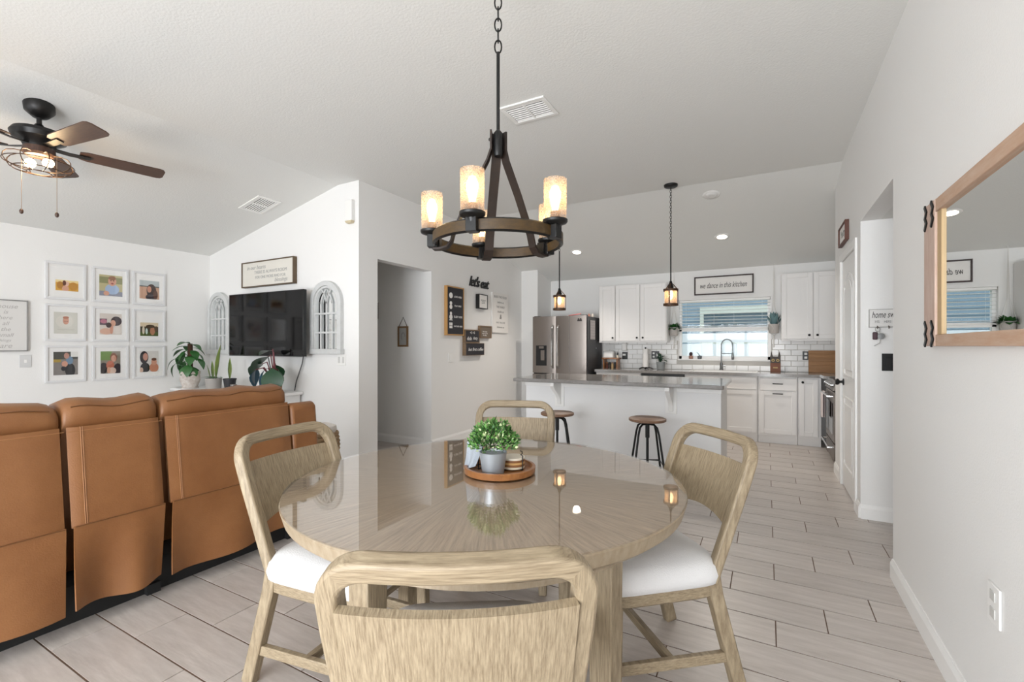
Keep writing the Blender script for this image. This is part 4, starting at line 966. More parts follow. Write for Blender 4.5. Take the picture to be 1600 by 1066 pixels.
# ------------------------------------------------------------------ television wall
tv = thing('television', 'large flat black television on the wall above the console', 'television', (-4.955, YT - 0.03, 1.522), R(1.5))
obj('panel', MB().box(-0.645, 0.645, -0.15, -0.105, -0.36, 0.36), M_blackp, tv, bevel=0.004)
obj('screen', MB().box(-0.637, 0.637, -0.1515, -0.149, -0.347, 0.353), mat('tv_screen', '#09090b', 0.06, spec=0.3), tv)
obj('back_housing', MB().box(-0.42, 0.42, -0.105, -0.06, -0.3, 0.15), M_blackp, tv, bevel=0.01)
obj('wall_bracket', MB().box(-0.2, 0.2, -0.06, -0.004, -0.15, 0.15), M_black, tv)
for k, (x, pts) in enumerate((('left', [(-5.06, YT - 0.07, 1.20), (-5.05, YT - 0.05, 1.08), (-5.02, YT - 0.045, 0.98), (-4.99, YT - 0.04, 0.88), (-4.985, YT - 0.05, 0.778)]), ('right', [(-4.52, YT - 0.05, 1.33), (-4.48, YT - 0.04, 1.27), (-4.475, YT - 0.03, 1.18), (-4.50, YT - 0.03, 1.08), (-4.55, YT - 0.03, 0.98), (-4.60, YT - 0.03, 0.88), (-4.615, YT - 0.04, 0.778)]))):
    tag(obj('power_cable', MB().tube([tuple(p) for p in pts], 0.006, 6), mat('cable_grey', '#4a4a4c', 0.6), smooth=60), 'thin dark cable hanging from the %s side of the television' % x, 'cable')
t = thing('wire_sign', 'long cream sign in dark frame above the television', 'sign', (-5.11, YT - 0.001, 2.13), 0)
f = MB(); w_, h_ = 0.485, 0.152
f.box(-w_, w_, -0.05, 0, h_ - 0.013, h_).box(-w_, w_, -0.05, 0, -h_, -h_ + 0.013).box(-w_, -w_ + 0.013, -0.05, 0, -h_ + 0.013, h_ - 0.013).box(w_ - 0.013, w_, -0.05, 0, -h_ + 0.013, h_ - 0.013)
obj('frame', f, mat('brown_frame2', '#5b4a36', 0.5), t, bevel=0.0015)
obj('panel', MB().box(-w_ + 0.013, w_ - 0.013, -0.04, -0.001, -h_ + 0.013, h_ - 0.013), mat('sign_cream', '#dcd8cf', 0.8), t)
for s, x, z, lw, lh, sh in (('in our hearts', -0.2, 0.08, 0.36, 0.06, 0.3), ('THERE IS ALWAYS ROOM', 0.06, 0.02, 0.6, 0.04, 0), ('FOR ONE MORE AND FOR', 0.06, -0.04, 0.56, 0.04, 0), ('blessings', 0.26, -0.095, 0.26, 0.06, 0.3)):
    text(t, s, mat('pale_ink', '#a8a8a6', 0.8), lw, lh, (x, -0.0415, z), sh)
# arched mirrors
M_arch = mat('distressed_white', '#d3d4d3', 0.6, noise=(18, '#c3c4c3', (1, 1, 1), 0.3))
def arched(label, xc, w_, z0, z1):
    t = thing('arched_mirror', label, 'mirror', (xc, YT - 0.001, z0), 0, 'arched window mirrors')
    R_ = w_ / 2; zs = z1 - z0 - R_
    def outline(r, b): return [(-r, b)] + [(-r, b + 0.05)] + [(-r * math.cos(PI * k / 16), zs + r * math.sin(PI * k / 16)) for k in range(17)] + [(r, b + 0.05), (r, b)]
    for (r, wd, d) in ((R_ - 0.025, 0.05, 0.045), (R_ - 0.062, 0.022, 0.03)):
        obj('arch_frame', MB().bar([(x, -d / 2, z) for x, z in outline(r, 0.05)], (0, -1, 0), wd, d), M_arch, t, bevel=0.003)
    obj('sill', MB().box(-R_ - 0.012, R_ + 0.012, -0.055, 0, 0, 0.055), M_arch, t, bevel=0.004)
    r = R_ - 0.06
    for k in (-1, 0, 1):
        x = k * r * 0.5
        obj('muntin', MB().box(x - 0.007, x + 0.007, -0.024, -0.01, 0.055, zs + 0.02), M_arch, t)
    for z in (0.055 + (zs - 0.055) * 0.36, 0.055 + (zs - 0.055) * 0.78):
        obj('crossbar', MB().box(-r, r, -0.028, -0.008, z - 0.009, z + 0.009), M_arch, t)
    for s in (-1, 1):
        for q in (0.0, 0.5):
            pts = [(s * (q * r - 0.0) + -s * r * 0.9 * (t_ ** 1.5) * (0.5 if q else 0.45) * (1 if q == 0 else 1), -0.017, zs + r * 0.86 * t_) for t_ in [i / 8 for i in range(9)]]
            obj('tracery', MB().bar(pts, (0, -1, 0), 0.013, 0.014), M_arch, t)
    poly = [(-r, 0.055)] + [(-r * math.cos(PI * k / 16), zs + r * math.sin(PI * k / 16)) for k in range(17)] + [(r, 0.055)]
    obj('mirror_glass', MB().prism(poly[::-1], 'y', -0.006, -0.002), M_mirror, t)
arched('white arched window-pane mirror left of the television', -6.115, 0.46, 1.175, 1.96)
arched('white arched window-pane mirror right of the television', -4.12, 0.48, 1.19, 1.97)
outlet('light_switch', 'white double switch plate under the right arched mirror', (-3.91, YT - 0.001, 1.13), '-y', 0.125, 0.118, M_white, [(-0.03, 0, 0.03, 0.065), (0.03, 0, 0.03, 0.065)], M_sock)
t = thing('motion_sensor', 'white motion sensor box high in the wall corner', 'sensor', (-3.765, YT - 0.001, 2.665))
obj('body', MB().box(-0.05, 0.05, -0.045, 0, -0.1, 0.115), M_white, t, bevel=0.008)
obj('lens', MB().prism([(-0.05, -0.1), (-0.03, -0.125), (0.035, -0.125), (0.05, -0.1)], 'y', -0.045, -0.004), mat('sensor_lens', '#c9bb9c', 0.4), t)

# console and its plants
cs = thing('console_table', 'low white console under the television', 'console', (-5.40, 3.13, 0))
M_con = mat('console_white', '#e1e0de', 0.5)
obj('top', MB().box(-0.93, 0.90, -0.2, 0.26, 0.74, 0.772), M_con, cs, bevel=0.004)
obj('body', MB().box(-0.89, 0.86, -0.17, 0.25, 0.12, 0.74), M_con, cs)
for k in range(3): obj('door', MB().box(-0.87 + k * 0.575, -0.87 + k * 0.575 + 0.56, -0.19, -0.17, 0.14, 0.72), M_con, cs, bevel=0.003)
for x in (-0.84, 0.81):
    for y in (-0.12, 0.2): obj('leg', MB().box(x - 0.03, x + 0.03, y - 0.03, y + 0.03, 0, 0.12), M_con, cs)
ZT = 0.773
p1 = thing('pothos', 'trailing pothos on a moss pole in a whitewashed clay pot', 'plant', (-6.06, 3.02, ZT))
obj('pot', MB().lathe([(0.088, 0.0), (0.088, 0.012), (0.075, 0.014), (0.105, 0.10), (0.098, 0.165), (0.108, 0.17), (0.108, 0.2), (0.098, 0.2), (0.095, 0.18), (0, 0.18)], 28), mat('whitewashed_clay', '#b9aca2', 0.85, noise=(25, '#d3cdc7', (1, 1, 1), 0.15)), p1, smooth=50)
obj('soil', MB().lathe([(0.094, 0.181), (0, 0.188)], 20, caps=False), M_soil, p1)
obj('moss_pole', MB().lathe([(0.028, 0.18), (0.026, 0.53), (0, 0.535)], 12), mat('moss_pole', '#4b3426', 0.95, bump=(60, 0.8)), p1, smooth=60)
PO = [(2.9, 15, 0.44, 0.02), (2.5, -20, 0.40, 0.05), (3.3, -10, 0.34, 0.09), (3.2, -35, 0.28, 0.10), (3.6, 30, 0.47, 0.0), (0.4, 10, 0.46, 0.0), (0.0, -15, 0.40, 0.03), (5.8, -10, 0.34, 0.05), (0.1, 5, 0.27, 0.22), (2.2, -45, 0.22, 0.06), (4.2, -50, 0.25, 0.05), (5.2, -55, 0.24, 0.06), (5.6, -30, 0.25, 0.06), (4.6, -20, 0.40, 0.02), (4.9, 25, 0.47, 0.0), (3.9, -30, 0.33, 0.05)]
for a, el, z, r in [(a_, e_, z_ * 1.13, r_ * 1.2) for a_, e_, z_, r_ in PO + [(q[0] + 0.9, q[1] - 12, q[2] * 0.93, q[3] + 0.02) for q in PO[:12]]]:
    if math.sin(a) * (r + 0.16) > 0.3 or math.cos(a) * (r + 0.16) > 0.27: continue
    put_leaf(p1, 'pothos', (r * math.cos(a), r * math.sin(a), z), a, R(el), 1.05)
    if r > 0.03: obj('stem', MB().tube([(0.02 * math.cos(a), 0.02 * math.sin(a), z - 0.05), (r * math.cos(a), r * math.sin(a), z)], 0.003, 5), M_leaf, p1)
p2 = thing('snake_plant_pot', 'mixed snake plants in a round pale grey pot', 'plant', (-5.62, 3.05, ZT))
obj('pot', MB().lathe([(0.072, 0), (0.078, 0.005), (0.085, 0.13), (0.078, 0.13), (0.076, 0.115), (0, 0.115)], 26), mat('pale_grey_pot', '#a19c97', 0.6), p2, smooth=40)
obj('soil', MB().lathe([(0.077, 0.116), (0, 0.125)], 20, caps=False), M_soil, p2)
for a, el, s in ((0.3, 78, 1.6), (1.6, 82, 1.0), (2.8, 70, 0.9), (4.0, 75, 0.7)): put_leaf(p2, 'snake', (0.03 * math.cos(a), 0.03 * math.sin(a), 0.115), a, R(el), s)
for a in (3.2, 3.8, 2.7, 0.2, 5.8): put_leaf(p2, 'spath', (0.03 * math.cos(a), 0.03 * math.sin(a), 0.13), a, R(28), 0.9)
p3 = thing('snake_plant_pot', 'single snake plant in a small black pot', 'plant', (-5.42, 3.12, ZT))
obj('pot', MB().lathe([(0.05, 0), (0.066, 0.115), (0.07, 0.115), (0.07, 0.13), (0.062, 0.13), (0.06, 0.115), (0, 0.115)], 24), mat('black_pot', '#26262a', 0.5), p3, smooth=40)
for a, el, s in ((2.6, 75, 1.05), (3.2, 80, 0.8)): put_leaf(p3, 'snake', (0, 0, 0.11), a, R(el), s)
jr = thing('glass_jar', 'small clear glass jar beside the black pot on the console', 'jar', (-5.14, 3.0, ZT))
obj('jar', MB().lathe([(0.03, 0), (0.032, 0.004), (0.032, 0.075), (0.0295, 0.075), (0.0295, 0.006), (0, 0.006)], 20), M_glass, jr, smooth=40)
obj('rim', MB().lathe([(0.0295, 0.07), (0.034, 0.07), (0.034, 0.08), (0.0295, 0.08)], 20), M_steel, jr)
p4 = thing('philodendron', 'large dark philodendron in a brown wooden pot', 'plant', (-4.63, 3.13, ZT))
obj('pot', MB().lathe([(0.075, 0), (0.085, 0.1), (0.08, 0.1), (0, 0.09)], 22), mat('brown_pot', '#8a5f3c', 0.6), p4, smooth=40)
obj('trunk', MB().tube([(0, 0, 0.08), (0.01, 0, 0.25), (0.015, -0.01, 0.44)], [0.02, 0.016, 0.004], 8), mat('philodendron_stem', '#6b3038', 0.5), p4, smooth=60)
PHL = [(a_, e_, z_ + 0.05, r_, k_, s_) for a_, e_, z_, r_, k_, s_ in [(5.6, -55, 0.22, 0.10, 'phil', 1.0), (4.3, -62, 0.20, 0.09, 'philb', 1.0), (3.5, -15, 0.34, 0.06, 'phil', 0.9), (3.3, -8, 0.26, 0.16, 'phil', 0.75), (3.25, -50, 0.2, 0.24, 'philb', 0.8), (3.4, 10, 0.40, 0.02, 'phil', 0.6), (0.6, -70, 0.19, 0.05, 'phil', 0.8), (2.2, -40, 0.25, 0.05, 'phil', 0.7), (3.8, -60, 0.2, 0.18, 'philb', 0.6)]]
for a, el, z, r, key, s in PHL:
    put_leaf(p4, key, (r * math.cos(a), r * math.sin(a), z), a, R(el), s * 1.12)
    obj('stem', MB().tube([(0.01, 0, 0.12), (r * 0.6 * math.cos(a), r * 0.6 * math.sin(a), z + 0.02), (r * math.cos(a), r * math.sin(a), z)], 0.006, 6), mat('philodendron_stem', '#6b3038', 0.5), p4, smooth=60)
# basket at the end of the sofa
bk = thing('basket', 'round woven basket on a black stand beside the sofa', 'basket', (-3.55, 2.88, 0))
M_wick = mat('wicker', '#8d7354', 0.8, noise=(30, '#a88c68', (1, 1, 4), 0.2), bump=(90, 0.8, (1, 1, 3)))
bm_ = MB()
for k in range(7):
    r = 0.122 + 0.012 * math.sin(k / 6 * PI); z = 0.27 + k * 0.034
    bm_.tube([(r * math.cos(a), r * math.sin(a), z) for a in [2 * PI * i / 24 for i in range(24)]], 0.018, 6, closed=True)
obj('wall', bm_, M_wick, bk, smooth=60)
obj('bottom', MB().lathe([(0.11, 0.25), (0.115, 0.27), (0, 0.27)], 24), M_wick, bk)
obj('stand', MB().lathe([(0.10, 0.0), (0.115, 0.004), (0.128, 0.25), (0.12, 0.25), (0.105, 0.02), (0, 0.02)], 24), M_black, bk, smooth=40)
obj('rim', MB().tube([(0.128 * math.cos(a), 0.128 * math.sin(a), 0.485) for a in [2 * PI * i / 24 for i in range(24)]], 0.011, 6, closed=True), M_wick, bk, smooth=60)
tag(obj('throw_blanket', MB().super_pad([(0.085, 0.085, 0.40), (0.095, 0.095, 0.48), (0.115, 0.11, 0.515), (0.11, 0.105, 0.55), (0.06, 0.06, 0.57)], 2.6, 24), mat('cream_knit', '#ded9d3', 0.95, bump=(60, 0.8)), loc=(-3.55, 2.88, 0), smooth=60), 'cream knit blanket filling the woven basket', 'blanket')

# ------------------------------------------------------------------ sofa
sf = thing('sofa', 'tan leather reclining sofa seen from behind', 'sofa', (-2.7, 0.9, 0))
# local: x = room x + 2.7 (negative towards the seat side), y = room y - 0.9
M_sblack = mat('sofa_black_base', '#141414', 0.7)
YA0, YA1, YB1, YC1, YE = -0.95, -0.055, 0.325, 1.06, 1.26
obj('base', MB().box(-0.90, -0.10, YA0 - 0.2, 1.22, 0.0, 0.17), M_sblack, sf)
def back_panel(y0, y1):
    def P(u, v):
        y = y0 + (y1 - y0) * u; z = 0.47 + 0.44 * v
        x = 0.03 - 0.06 * v
        e = min(u, 1 - u) * (y1 - y0)
        x -= 0.012 * max(0, 1 - e / 0.03) ** 2
        return (x, y, z)
    return MB().grid(P, 14, 8, thick=0.05)
def flap(y0, y1, ph):
    def P(u, v):
        y = y0 + (y1 - y0) * u; z = 0.105 + 0.375 * v
        k = (1 - v)
        x = 0.034 - 0.018 * k + 0.026 * k * math.sin(u * 9 + ph) + 0.02 * k * k * (1 if u < 0.12 else 0) * (0.12 - u) / 0.12
        return (x, y, z + 0.02 * k * math.sin(u * 5 + ph) * 0.6)
    return MB().grid(P, 20, 10, thick=0.006)
secs = [(YA0, YA1), (YA1 + 0.012, YB1), (YB1 + 0.02, YC1)]
for i, (a, b_) in enumerate(secs):
    bp_ = obj('back_panel', back_panel(a, b_ - 0.01), M_leather, sf, smooth=50)
    fp_ = obj('skirt_flap', flap(a + 0.004, b_ - 0.01, i * 1.7), M_leather, sf, smooth=50)
    # upright border strip and stitch lines
    st = MB()
    for yy in (a + 0.045, a + 0.052):
        st.tube([(0.0315 - 0.06 * v, yy, 0.47 + 0.44 * v) for v in [k / 8 for k in range(9)]], 0.0011, 4)
    st.tube([(-0.0265, a + (b_ - a) * k / 10, 0.892) for k in range(11)], 0.0012, 4)
    obj('stitching', st, M_stitch, bp_)
    st2 = MB()
    st2.tube([(0.036, a + 0.01 + (b_ - 0.025 - a) * k / 10, 0.478) for k in range(11)], 0.0022, 4)
    obj('seam', st2, mat('seam_dark', '#66401f', 0.7), fp_)
    # headrest cushion above
    prof = [(-0.085, 0.885), (-0.07, 0.93), (-0.075, 0.98), (-0.11, 1.012), (-0.18, 1.025), (-0.27, 1.005), (-0.33, 0.95), (-0.34, 0.86), (-0.30, 0.70), (-0.24, 0.48), (-0.10, 0.48)]
    cm = MB(); nn = 12; vs = []; k_ = len(prof)
    ys = [a + 0.0, a + 0.012, a + 0.04] + [a + 0.04 + (b_ - a - 0.08) * q / 6 for q in range(1, 6)] + [b_ - 0.04, b_ - 0.012, b_ - 0.0]
    cx_, cz_ = -0.19, 0.8
    for q, yv in enumerate(ys):
        e = min(yv - a, b_ - yv); s_ = 0.90 if e < 0.001 else (0.96 if e < 0.02 else 1.0)
        for x, z in prof: vs.append((cx_ + (x - cx_) * s_, yv, cz_ + (z - cz_) * s_ + (0.008 * math.sin(yv * 23 + i) if z > 0.95 else 0)))
    fs = [(q * k_ + p, q * k_ + (p + 1) % k_, (q + 1) * k_ + (p + 1) % k_, (q + 1) * k_ + p) for q in range(len(ys) - 1) for p in range(k_)]
    fs += [tuple(range(k_))[::-1], tuple((len(ys) - 1) * k_ + p for p in range(k_))]
    cm.add(vs, fs)
    hc = obj('headrest_cushion', cm, M_leather, sf, smooth=60)
    obj('piping', MB().tube([(-0.085, a + 0.03 + (b_ - a - 0.06) * k / 10, 0.992 + 0.008 * math.sin((a + 0.03 + (b_ - a - 0.06) * k / 10) * 23 + i)) for k in range(11)], 0.0028, 6), mat('seam_dark', '#66401f', 0.7), hc, smooth=60)
    obj('seat_cushion', MB().super_pad([(0.28, (b_ - a) / 2 - 0.01, 0.17, -0.58, (a + b_) / 2), (0.29, (b_ - a) / 2 - 0.005, 0.3, -0.58, (a + b_) / 2), (0.28, (b_ - a) / 2 - 0.01, 0.46, -0.58, (a + b_) / 2), (0.22, (b_ - a) / 2 - 0.08, 0.49, -0.58, (a + b_) / 2)], 8), M_leather, sf, smooth=50)
for (a, b_) in ((YC1 + 0.005, YE), (YA0 - 0.22, YA0 - 0.005)):
    am = MB().prism([(0.02, 0.12), (0.0, 0.62), (-0.025, 0.875), (-0.06, 0.90), (-0.5, 0.80), (-0.85, 0.66), (-0.9, 0.62), (-0.9, 0.12)], 'y', a, b_)
    obj('arm', am, M_leather, sf, bevel=0.03, seg=3)
for (y, x) in ((0.31, -0.12), (1.1, -0.12), (-0.9, -0.12)):
    obj('foot', MB().box(x - 0.03, x + 0.05, y - 0.03, y + 0.03, 0, 0.05), M_sblack, sf)
pc = [(-2.63, 2.24, 0.02), (-2.62, 2.12, 0.008), (-2.60, 2.0, 0.008), (-2.56, 1.86, 0.008), (-2.45, 1.78, 0.008), (-2.35, 1.79, 0.008)]
tag(obj('sofa_cable', MB().tube(pc, 0.005, 6), M_blackp, smooth=60), 'black cable lying on the tiles at the end of the sofa', 'cable')

# ------------------------------------------------------------------ dining table, chairs
TX, TY, TR, TZ = -0.99, 1.60, 0.757, 0.744
def sunburst():
    m = bpy.data.materials.new('sunburst_oak_veneer'); m.use_nodes = True
    nt = m.node_tree; N = nt.nodes; L = nt.links; b = N['Principled BSDF']
    tc = N.new('ShaderNodeTexCoord'); sp = N.new('ShaderNodeSeparateXYZ'); L.new(tc.outputs['Object'], sp.inputs[0])
    at = N.new('ShaderNodeMath'); at.operation = 'ARCTAN2'; L.new(sp.outputs[1], at.inputs[0]); L.new(sp.outputs[0], at.inputs[1])
    ln = N.new('ShaderNodeVectorMath'); ln.operation = 'LENGTH'; L.new(tc.outputs['Object'], ln.inputs[0])
    cb_ = N.new('ShaderNodeCombineXYZ')
    m1 = N.new('ShaderNodeMath'); m1.operation = 'MULTIPLY'; m1.inputs[1].default_value = 60; L.new(at.outputs[0], m1.inputs[0])
    m2 = N.new('ShaderNodeMath'); m2.operation = 'MULTIPLY'; m2.inputs[1].default_value = 9; L.new(ln.outputs['Value'], m2.inputs[0])
    L.new(m1.outputs[0], cb_.inputs[0]); L.new(m2.outputs[0], cb_.inputs[1])
    nz = N.new('ShaderNodeTexNoise'); nz.inputs['Scale'].default_value = 1.0; nz.inputs['Detail'].default_value = 6; nz.inputs['Roughness'].default_value = 0.7
    L.new(cb_.outputs[0], nz.inputs['Vector'])
    rp = N.new('ShaderNodeValToRGB'); rp.color_ramp.elements[0].position = 0.34; rp.color_ramp.elements[1].position = 0.68
    rp.color_ramp.elements[0].color = lin('#8f7a63'); rp.color_ramp.elements[1].color = lin('#c8b49a')
    L.new(nz.outputs['Fac'], rp.inputs[0]); L.new(rp.outputs[0], b.inputs['Base Color'])
    b.inputs['Roughness'].default_value = 0.5
    return m
tb = thing('dining_table', 'round oak pedestal-edge dining table with a glass top', 'table', (TX, TY, 0))
tb['label'] = 'round pale oak dining table with a clear glass top'
obj('tabletop', MB().lathe([(0, TZ - 0.064), (TR - 0.035, TZ - 0.064), (TR - 0.012, TZ - 0.045), (TR, TZ - 0.004), (TR - 0.004, TZ), (0, TZ)], 96), mat('table_edge_oak', '#8d7c64', 0.5, noise=(18, '#a59680', (3, 3, 1), 0.25)), tb, smooth=30)
obj('veneer', MB().lathe([(TR - 0.006, TZ), (TR - 0.006, TZ + 0.0006), (0, TZ + 0.0006)], 96), sunburst(), tb)
obj('glass_top', MB().lathe([(0, TZ + 0.001), (TR - 0.002, TZ + 0.001), (TR + 0.001, TZ + 0.003), (TR - 0.002, TZ + 0.0065), (0, TZ + 0.0065)], 96), M_glass, tb, smooth=30)
obj('apron', MB().lathe([(0.60, TZ - 0.13), (0.63, TZ - 0.13), (0.63, TZ - 0.064), (0.60, TZ - 0.064)], 64), mat('table_edge_oak'), tb, smooth=30)
for k in range(4):
    a = R(-17 + 90 * k) if k % 2 == 0 else R(-99 + 180 * (k // 2))
    a = [R(-17), R(-99), R(165), R(77)][k]
    lg = obj('leg', MB().add([(-0.035, -0.035, 0), (0.035, -0.035, 0), (0.035, 0.035, 0), (-0.035, 0.035, 0), (-0.043, -0.043, TZ - 0.064), (0.043, -0.043, TZ - 0.064), (0.043, 0.043, TZ - 0.064), (-0.043, 0.043, TZ - 0.064)],
                         [(0, 3, 2, 1), (4, 5, 6, 7), (0, 1, 5, 4), (1, 2, 6, 5), (2, 3, 7, 6), (3, 0, 4, 7)]), M_oak, tb, bevel=0.004)
    lg.location = (0.565 * math.cos(a), 0.565 * math.sin(a), 0); lg.rotation_euler = (0, 0, a + R(8))

W_, ZT_, YTP, YSE, YFT = 0.251, 0.923, 0.359, 0.181, 0.289
def chair_y(x, z):
    return YSE + (YTP - YSE) * (z - 0.45) / (ZT_ - 0.45) + 0.04 * (1 - (x / W_) ** 2)
def make_chair():
    t = thing('dining_chair', 'x', 'chair')
    rw, rd, rad = 0.043, 0.040, 0.075
    xo = W_ - rw / 2; zo = ZT_ - rw / 2
    path = [(-xo + 0.012, 0.41), (-xo + 0.006, 0.6), (-xo, 0.75), (-xo, zo - rad)]
    path += [(-xo + rad - rad * math.cos(a), zo - rad + rad * math.sin(a)) for a in [PI / 2 * k / 7 for k in range(1, 8)]]
    path += [(-xo + rad + (2 * xo - 2 * rad) * k / 8, zo) for k in range(1, 8)]
    path += [(xo - rad + rad * math.sin(a), zo - rad + rad * math.cos(a)) for a in [PI / 2 * k / 7 for k in range(0, 8)]]
    path += [(xo, 0.75), (xo - 0.006, 0.6), (xo - 0.012, 0.41)]
    pts = [(x, chair_y(x, z), z) for x, z in path]
    slope = (YTP - YSE) / (ZT_ - 0.45)
    nr = []
    for x, z in path:
        dydx = -0.08 * x / W_ ** 2
        nr.append(Vector((-dydx, 1, -slope)).normalized())
    bf = MB().bar(pts, nr, rw, rd)
    for q, f_ in enumerate(bf.f):
        cxx = sum(bf.v[i][0] for i in f_) / len(f_); czz = sum(bf.v[i][2] for i in f_) / len(f_)
        if czz > 0.87 and abs(cxx) < 0.2: bf.mi[q] = 1
    obj('back_frame', bf, [M_oak, M_oakx], t, bevel=0.008, seg=3)
    def P(u, v):
        x = (-1 + 2 * u) * (W_ - 0.04); z0 = 0.585 + 0.03 * math.sin(PI * u); z = z0 + (0.820 - z0) * v
        return (x, chair_y(x, z) + 0.009, z)
    obj('backrest', MB().grid(P, 16, 4, thick=0.018), M_oak, t, smooth=40)
    # seat
    obj('seat_frame', MB().super_pad([(0.225, 0.225, 0.355, 0, -0.01), (0.236, 0.236, 0.365, 0, -0.01), (0.24, 0.24, 0.425, 0, -0.01)], 7), M_oakx, t, smooth=40)
    obj('seat_cushion', MB().super_pad([(0.235, 0.235, 0.405, 0, -0.02), (0.252, 0.252, 0.412, 0, -0.02), (0.257, 0.257, 0.44, 0, -0.02), (0.25, 0.25, 0.475, 0, -0.02), (0.225, 0.225, 0.497, 0, -0.02), (0.16, 0.16, 0.511, 0, -0.02), (0.07, 0.07, 0.516, 0, -0.02)], 6, 48), M_cloth, t, smooth=60)
    for s in (-1, 1):
        obj('leg', MB().bar([(s * 0.205, -0.195, 0.40), (s * 0.21, -0.205, 0.0)], (0, 1, 0), 0.042, 0.042), M_oak, t, bevel=0.006)
        obj('leg', MB().bar([(s * (W_ - 0.036), YSE - 0.005, 0.46), (s * (W_ - 0.030), YSE + 0.01, 0.36), (s * (W_ - 0.02), YFT, 0.0)], (0, 1, 0.25), 0.040, 0.052), M_oak, t, bevel=0.006)
        obj('stretcher', MB().bar([(s * 0.209, -0.20, 0.135), (s * (W_ - 0.024), YFT - 0.045, 0.135)], (0, 0, 1), 0.022, 0.038), M_oakx, t, bevel=0.003)
    obj('stretcher', MB().bar([(-0.215, 0.02, 0.135), (0.215, 0.02, 0.135)], (0, 0, 1), 0.022, 0.034), M_oakx, t, bevel=0.003)
    return t
ch0 = make_chair()
CH = [('oak dining chair nearest the viewer, its back turned to us', (-0.664, 0.970), 212.2),
      ('oak dining chair between the table and the leather sofa', (-1.464, 1.33), 96.8),
      ('oak dining chair at the right of the table, by the walkway', (-0.457, 1.891), -48.2),
      ('oak dining chair on the far side of the table, behind the plant', (-1.277, 2.277), 21.4)]
for i, (lb, (x, y), dg) in enumerate(CH):
    o = ch0 if i == 0 else copy_tree(ch0)
    o.location = (x, y, 0); o.rotation_euler = (0, 0, R(dg)); tag(o, lb, 'chair', 'oak dining chairs around the table')

# ------------------------------------------------------------------ on the table
ZG = TZ + 0.0066
def onZ(u, v, Z):
    q = _ray(u, v); t = (Z - EYE) / q[2]; return Vector((q[0] * t, q[1] * t, Z))
tc_ = onZ(781, 733, ZG + 0.012)
ty = thing('round_tray', 'round acacia wood tray in the middle of the glass table', 'tray', (tc_.x, tc_.y, ZG))
obj('tray', MB().lathe([(0, 0), (0.14, 0), (0.147, 0.004), (0.149, 0.026), (0.146, 0.029), (0.136, 0.029), (0.133, 0.012), (0.13, 0.009), (0, 0.009)], 64), M_tray, ty, smooth=35)
FW = Vector((-math.sin(TH), math.cos(TH), 0)); RT = Vector((math.cos(TH), math.sin(TH), 0))
zt = ZG + 0.0094
pp_ = tc_ + RT * -0.026 - FW * 0.055
pl = thing('potted_boxwood', 'leafy green faux boxwood in a silver metal pot on the tray', 'plant', (pp_.x, pp_.y, zt))
M_silver = mat('silver_pot', '#a7adb3', 0.38, 0.55)
obj('pot', MB().lathe([(0.041, 0), (0.044, 0.002), (0.056, 0.088), (0.053, 0.088), (0.051, 0.08), (0, 0.08)], 32), M_silver, pl, smooth=40)
fo = MB()
rnd = random.Random(3)
fo_m = [mat('boxwood_leaf', '#5f8f45', 0.5), mat('boxwood_leaf_dark', '#2f5a26', 0.5), mat('boxwood_tip', '#cbd8a6', 0.5)]
for k in range(1500):
    a = rnd.uniform(0, 2 * PI); b_ = math.asin(rnd.uniform(-0.35, 1)); rr = (rnd.uniform(0.55, 1.0) ** 0.6) * (1 + 0.10 * math.sin(3 * a + 1) * math.cos(b_ * 4) + 0.06 * math.sin(7 * a))
    c_ = Vector((0.092 * rr * math.cos(b_) * math.cos(a), 0.092 * rr * math.cos(b_) * math.sin(a), 0.128 + 0.078 * rr * math.sin(b_)))
    n_ = (c_ - Vector((0, 0, 0.1))).normalized() + Vector((rnd.uniform(-.7, .7), rnd.uniform(-.7, .7), rnd.uniform(-.4, .8)))
    n_.normalize(); s_ = n_.cross(Vector((rnd.uniform(-1, 1), rnd.uniform(-1, 1), rnd.uniform(-1, 1)))).normalized()
    up = n_.cross(s_); L_ = rnd.uniform(0.012, 0.02); W2 = L_ * 0.3
    fo.m = 2 if rnd.random() < 0.10 * (1 + 1.0 * (rr > 0.93)) else (1 if rr < 0.8 or rnd.random() < 0.3 else 0)
    fo.add([c_, c_ + n_ * L_ * 0.5 + s_ * W2 + up * 0.002, c_ + n_ * L_, c_ + n_ * L_ * 0.5 - s_ * W2 + up * 0.002], [(0, 1, 2, 3)])
fg = obj('foliage', fo, fo_m, pl); fg['kind'] = 'stuff'
cpos = tc_ + RT * 0.055 + FW * 0.02
cst = thing('coaster_holder', 'black wire holder behind the plant with a stack of coasters', 'coaster holder', (cpos.x, cpos.y, zt))
for k in range(4):
    a = PI / 4 + k * PI / 2 + TH
    obj('wire', MB().tube([(0.0, 0, 0.003), (0.056 * math.cos(a), 0.056 * math.sin(a), 0.003), (0.056 * math.cos(a), 0.056 * math.sin(a), 0.062), (0.045 * math.cos(a), 0.045 * math.sin(a), 0.066)], 0.0024, 6), M_black, cst)
for k, (c_, lb) in enumerate((('#d9cdb8', 'lowest'), ('#8a5c35', 'second'), ('#c79b62', 'third'), ('#7d4f2b', 'fourth'), ('#ded5c4', 'topmost'))):
    tag(obj('coaster', MB().lathe([(0.049, 0), (0.05, 0.001), (0.05, 0.008), (0.049, 0.009), (0, 0.009)], 28), mat('coaster_' + c_, c_, 0.6), loc=(cpos.x, cpos.y, zt + 0.0056 + k * 0.0093), smooth=40),
        'round coaster, %s of the stack in the wire holder' % lb, 'coaster', 'coasters in the wire holder')
npos = tc_ - RT * 0.076 + FW * 0.058
nk = thing('napkin_holder', 'black wire napkin holder at the left of the tray', 'napkin holder', (npos.x, npos.y, zt), TH + R(52))
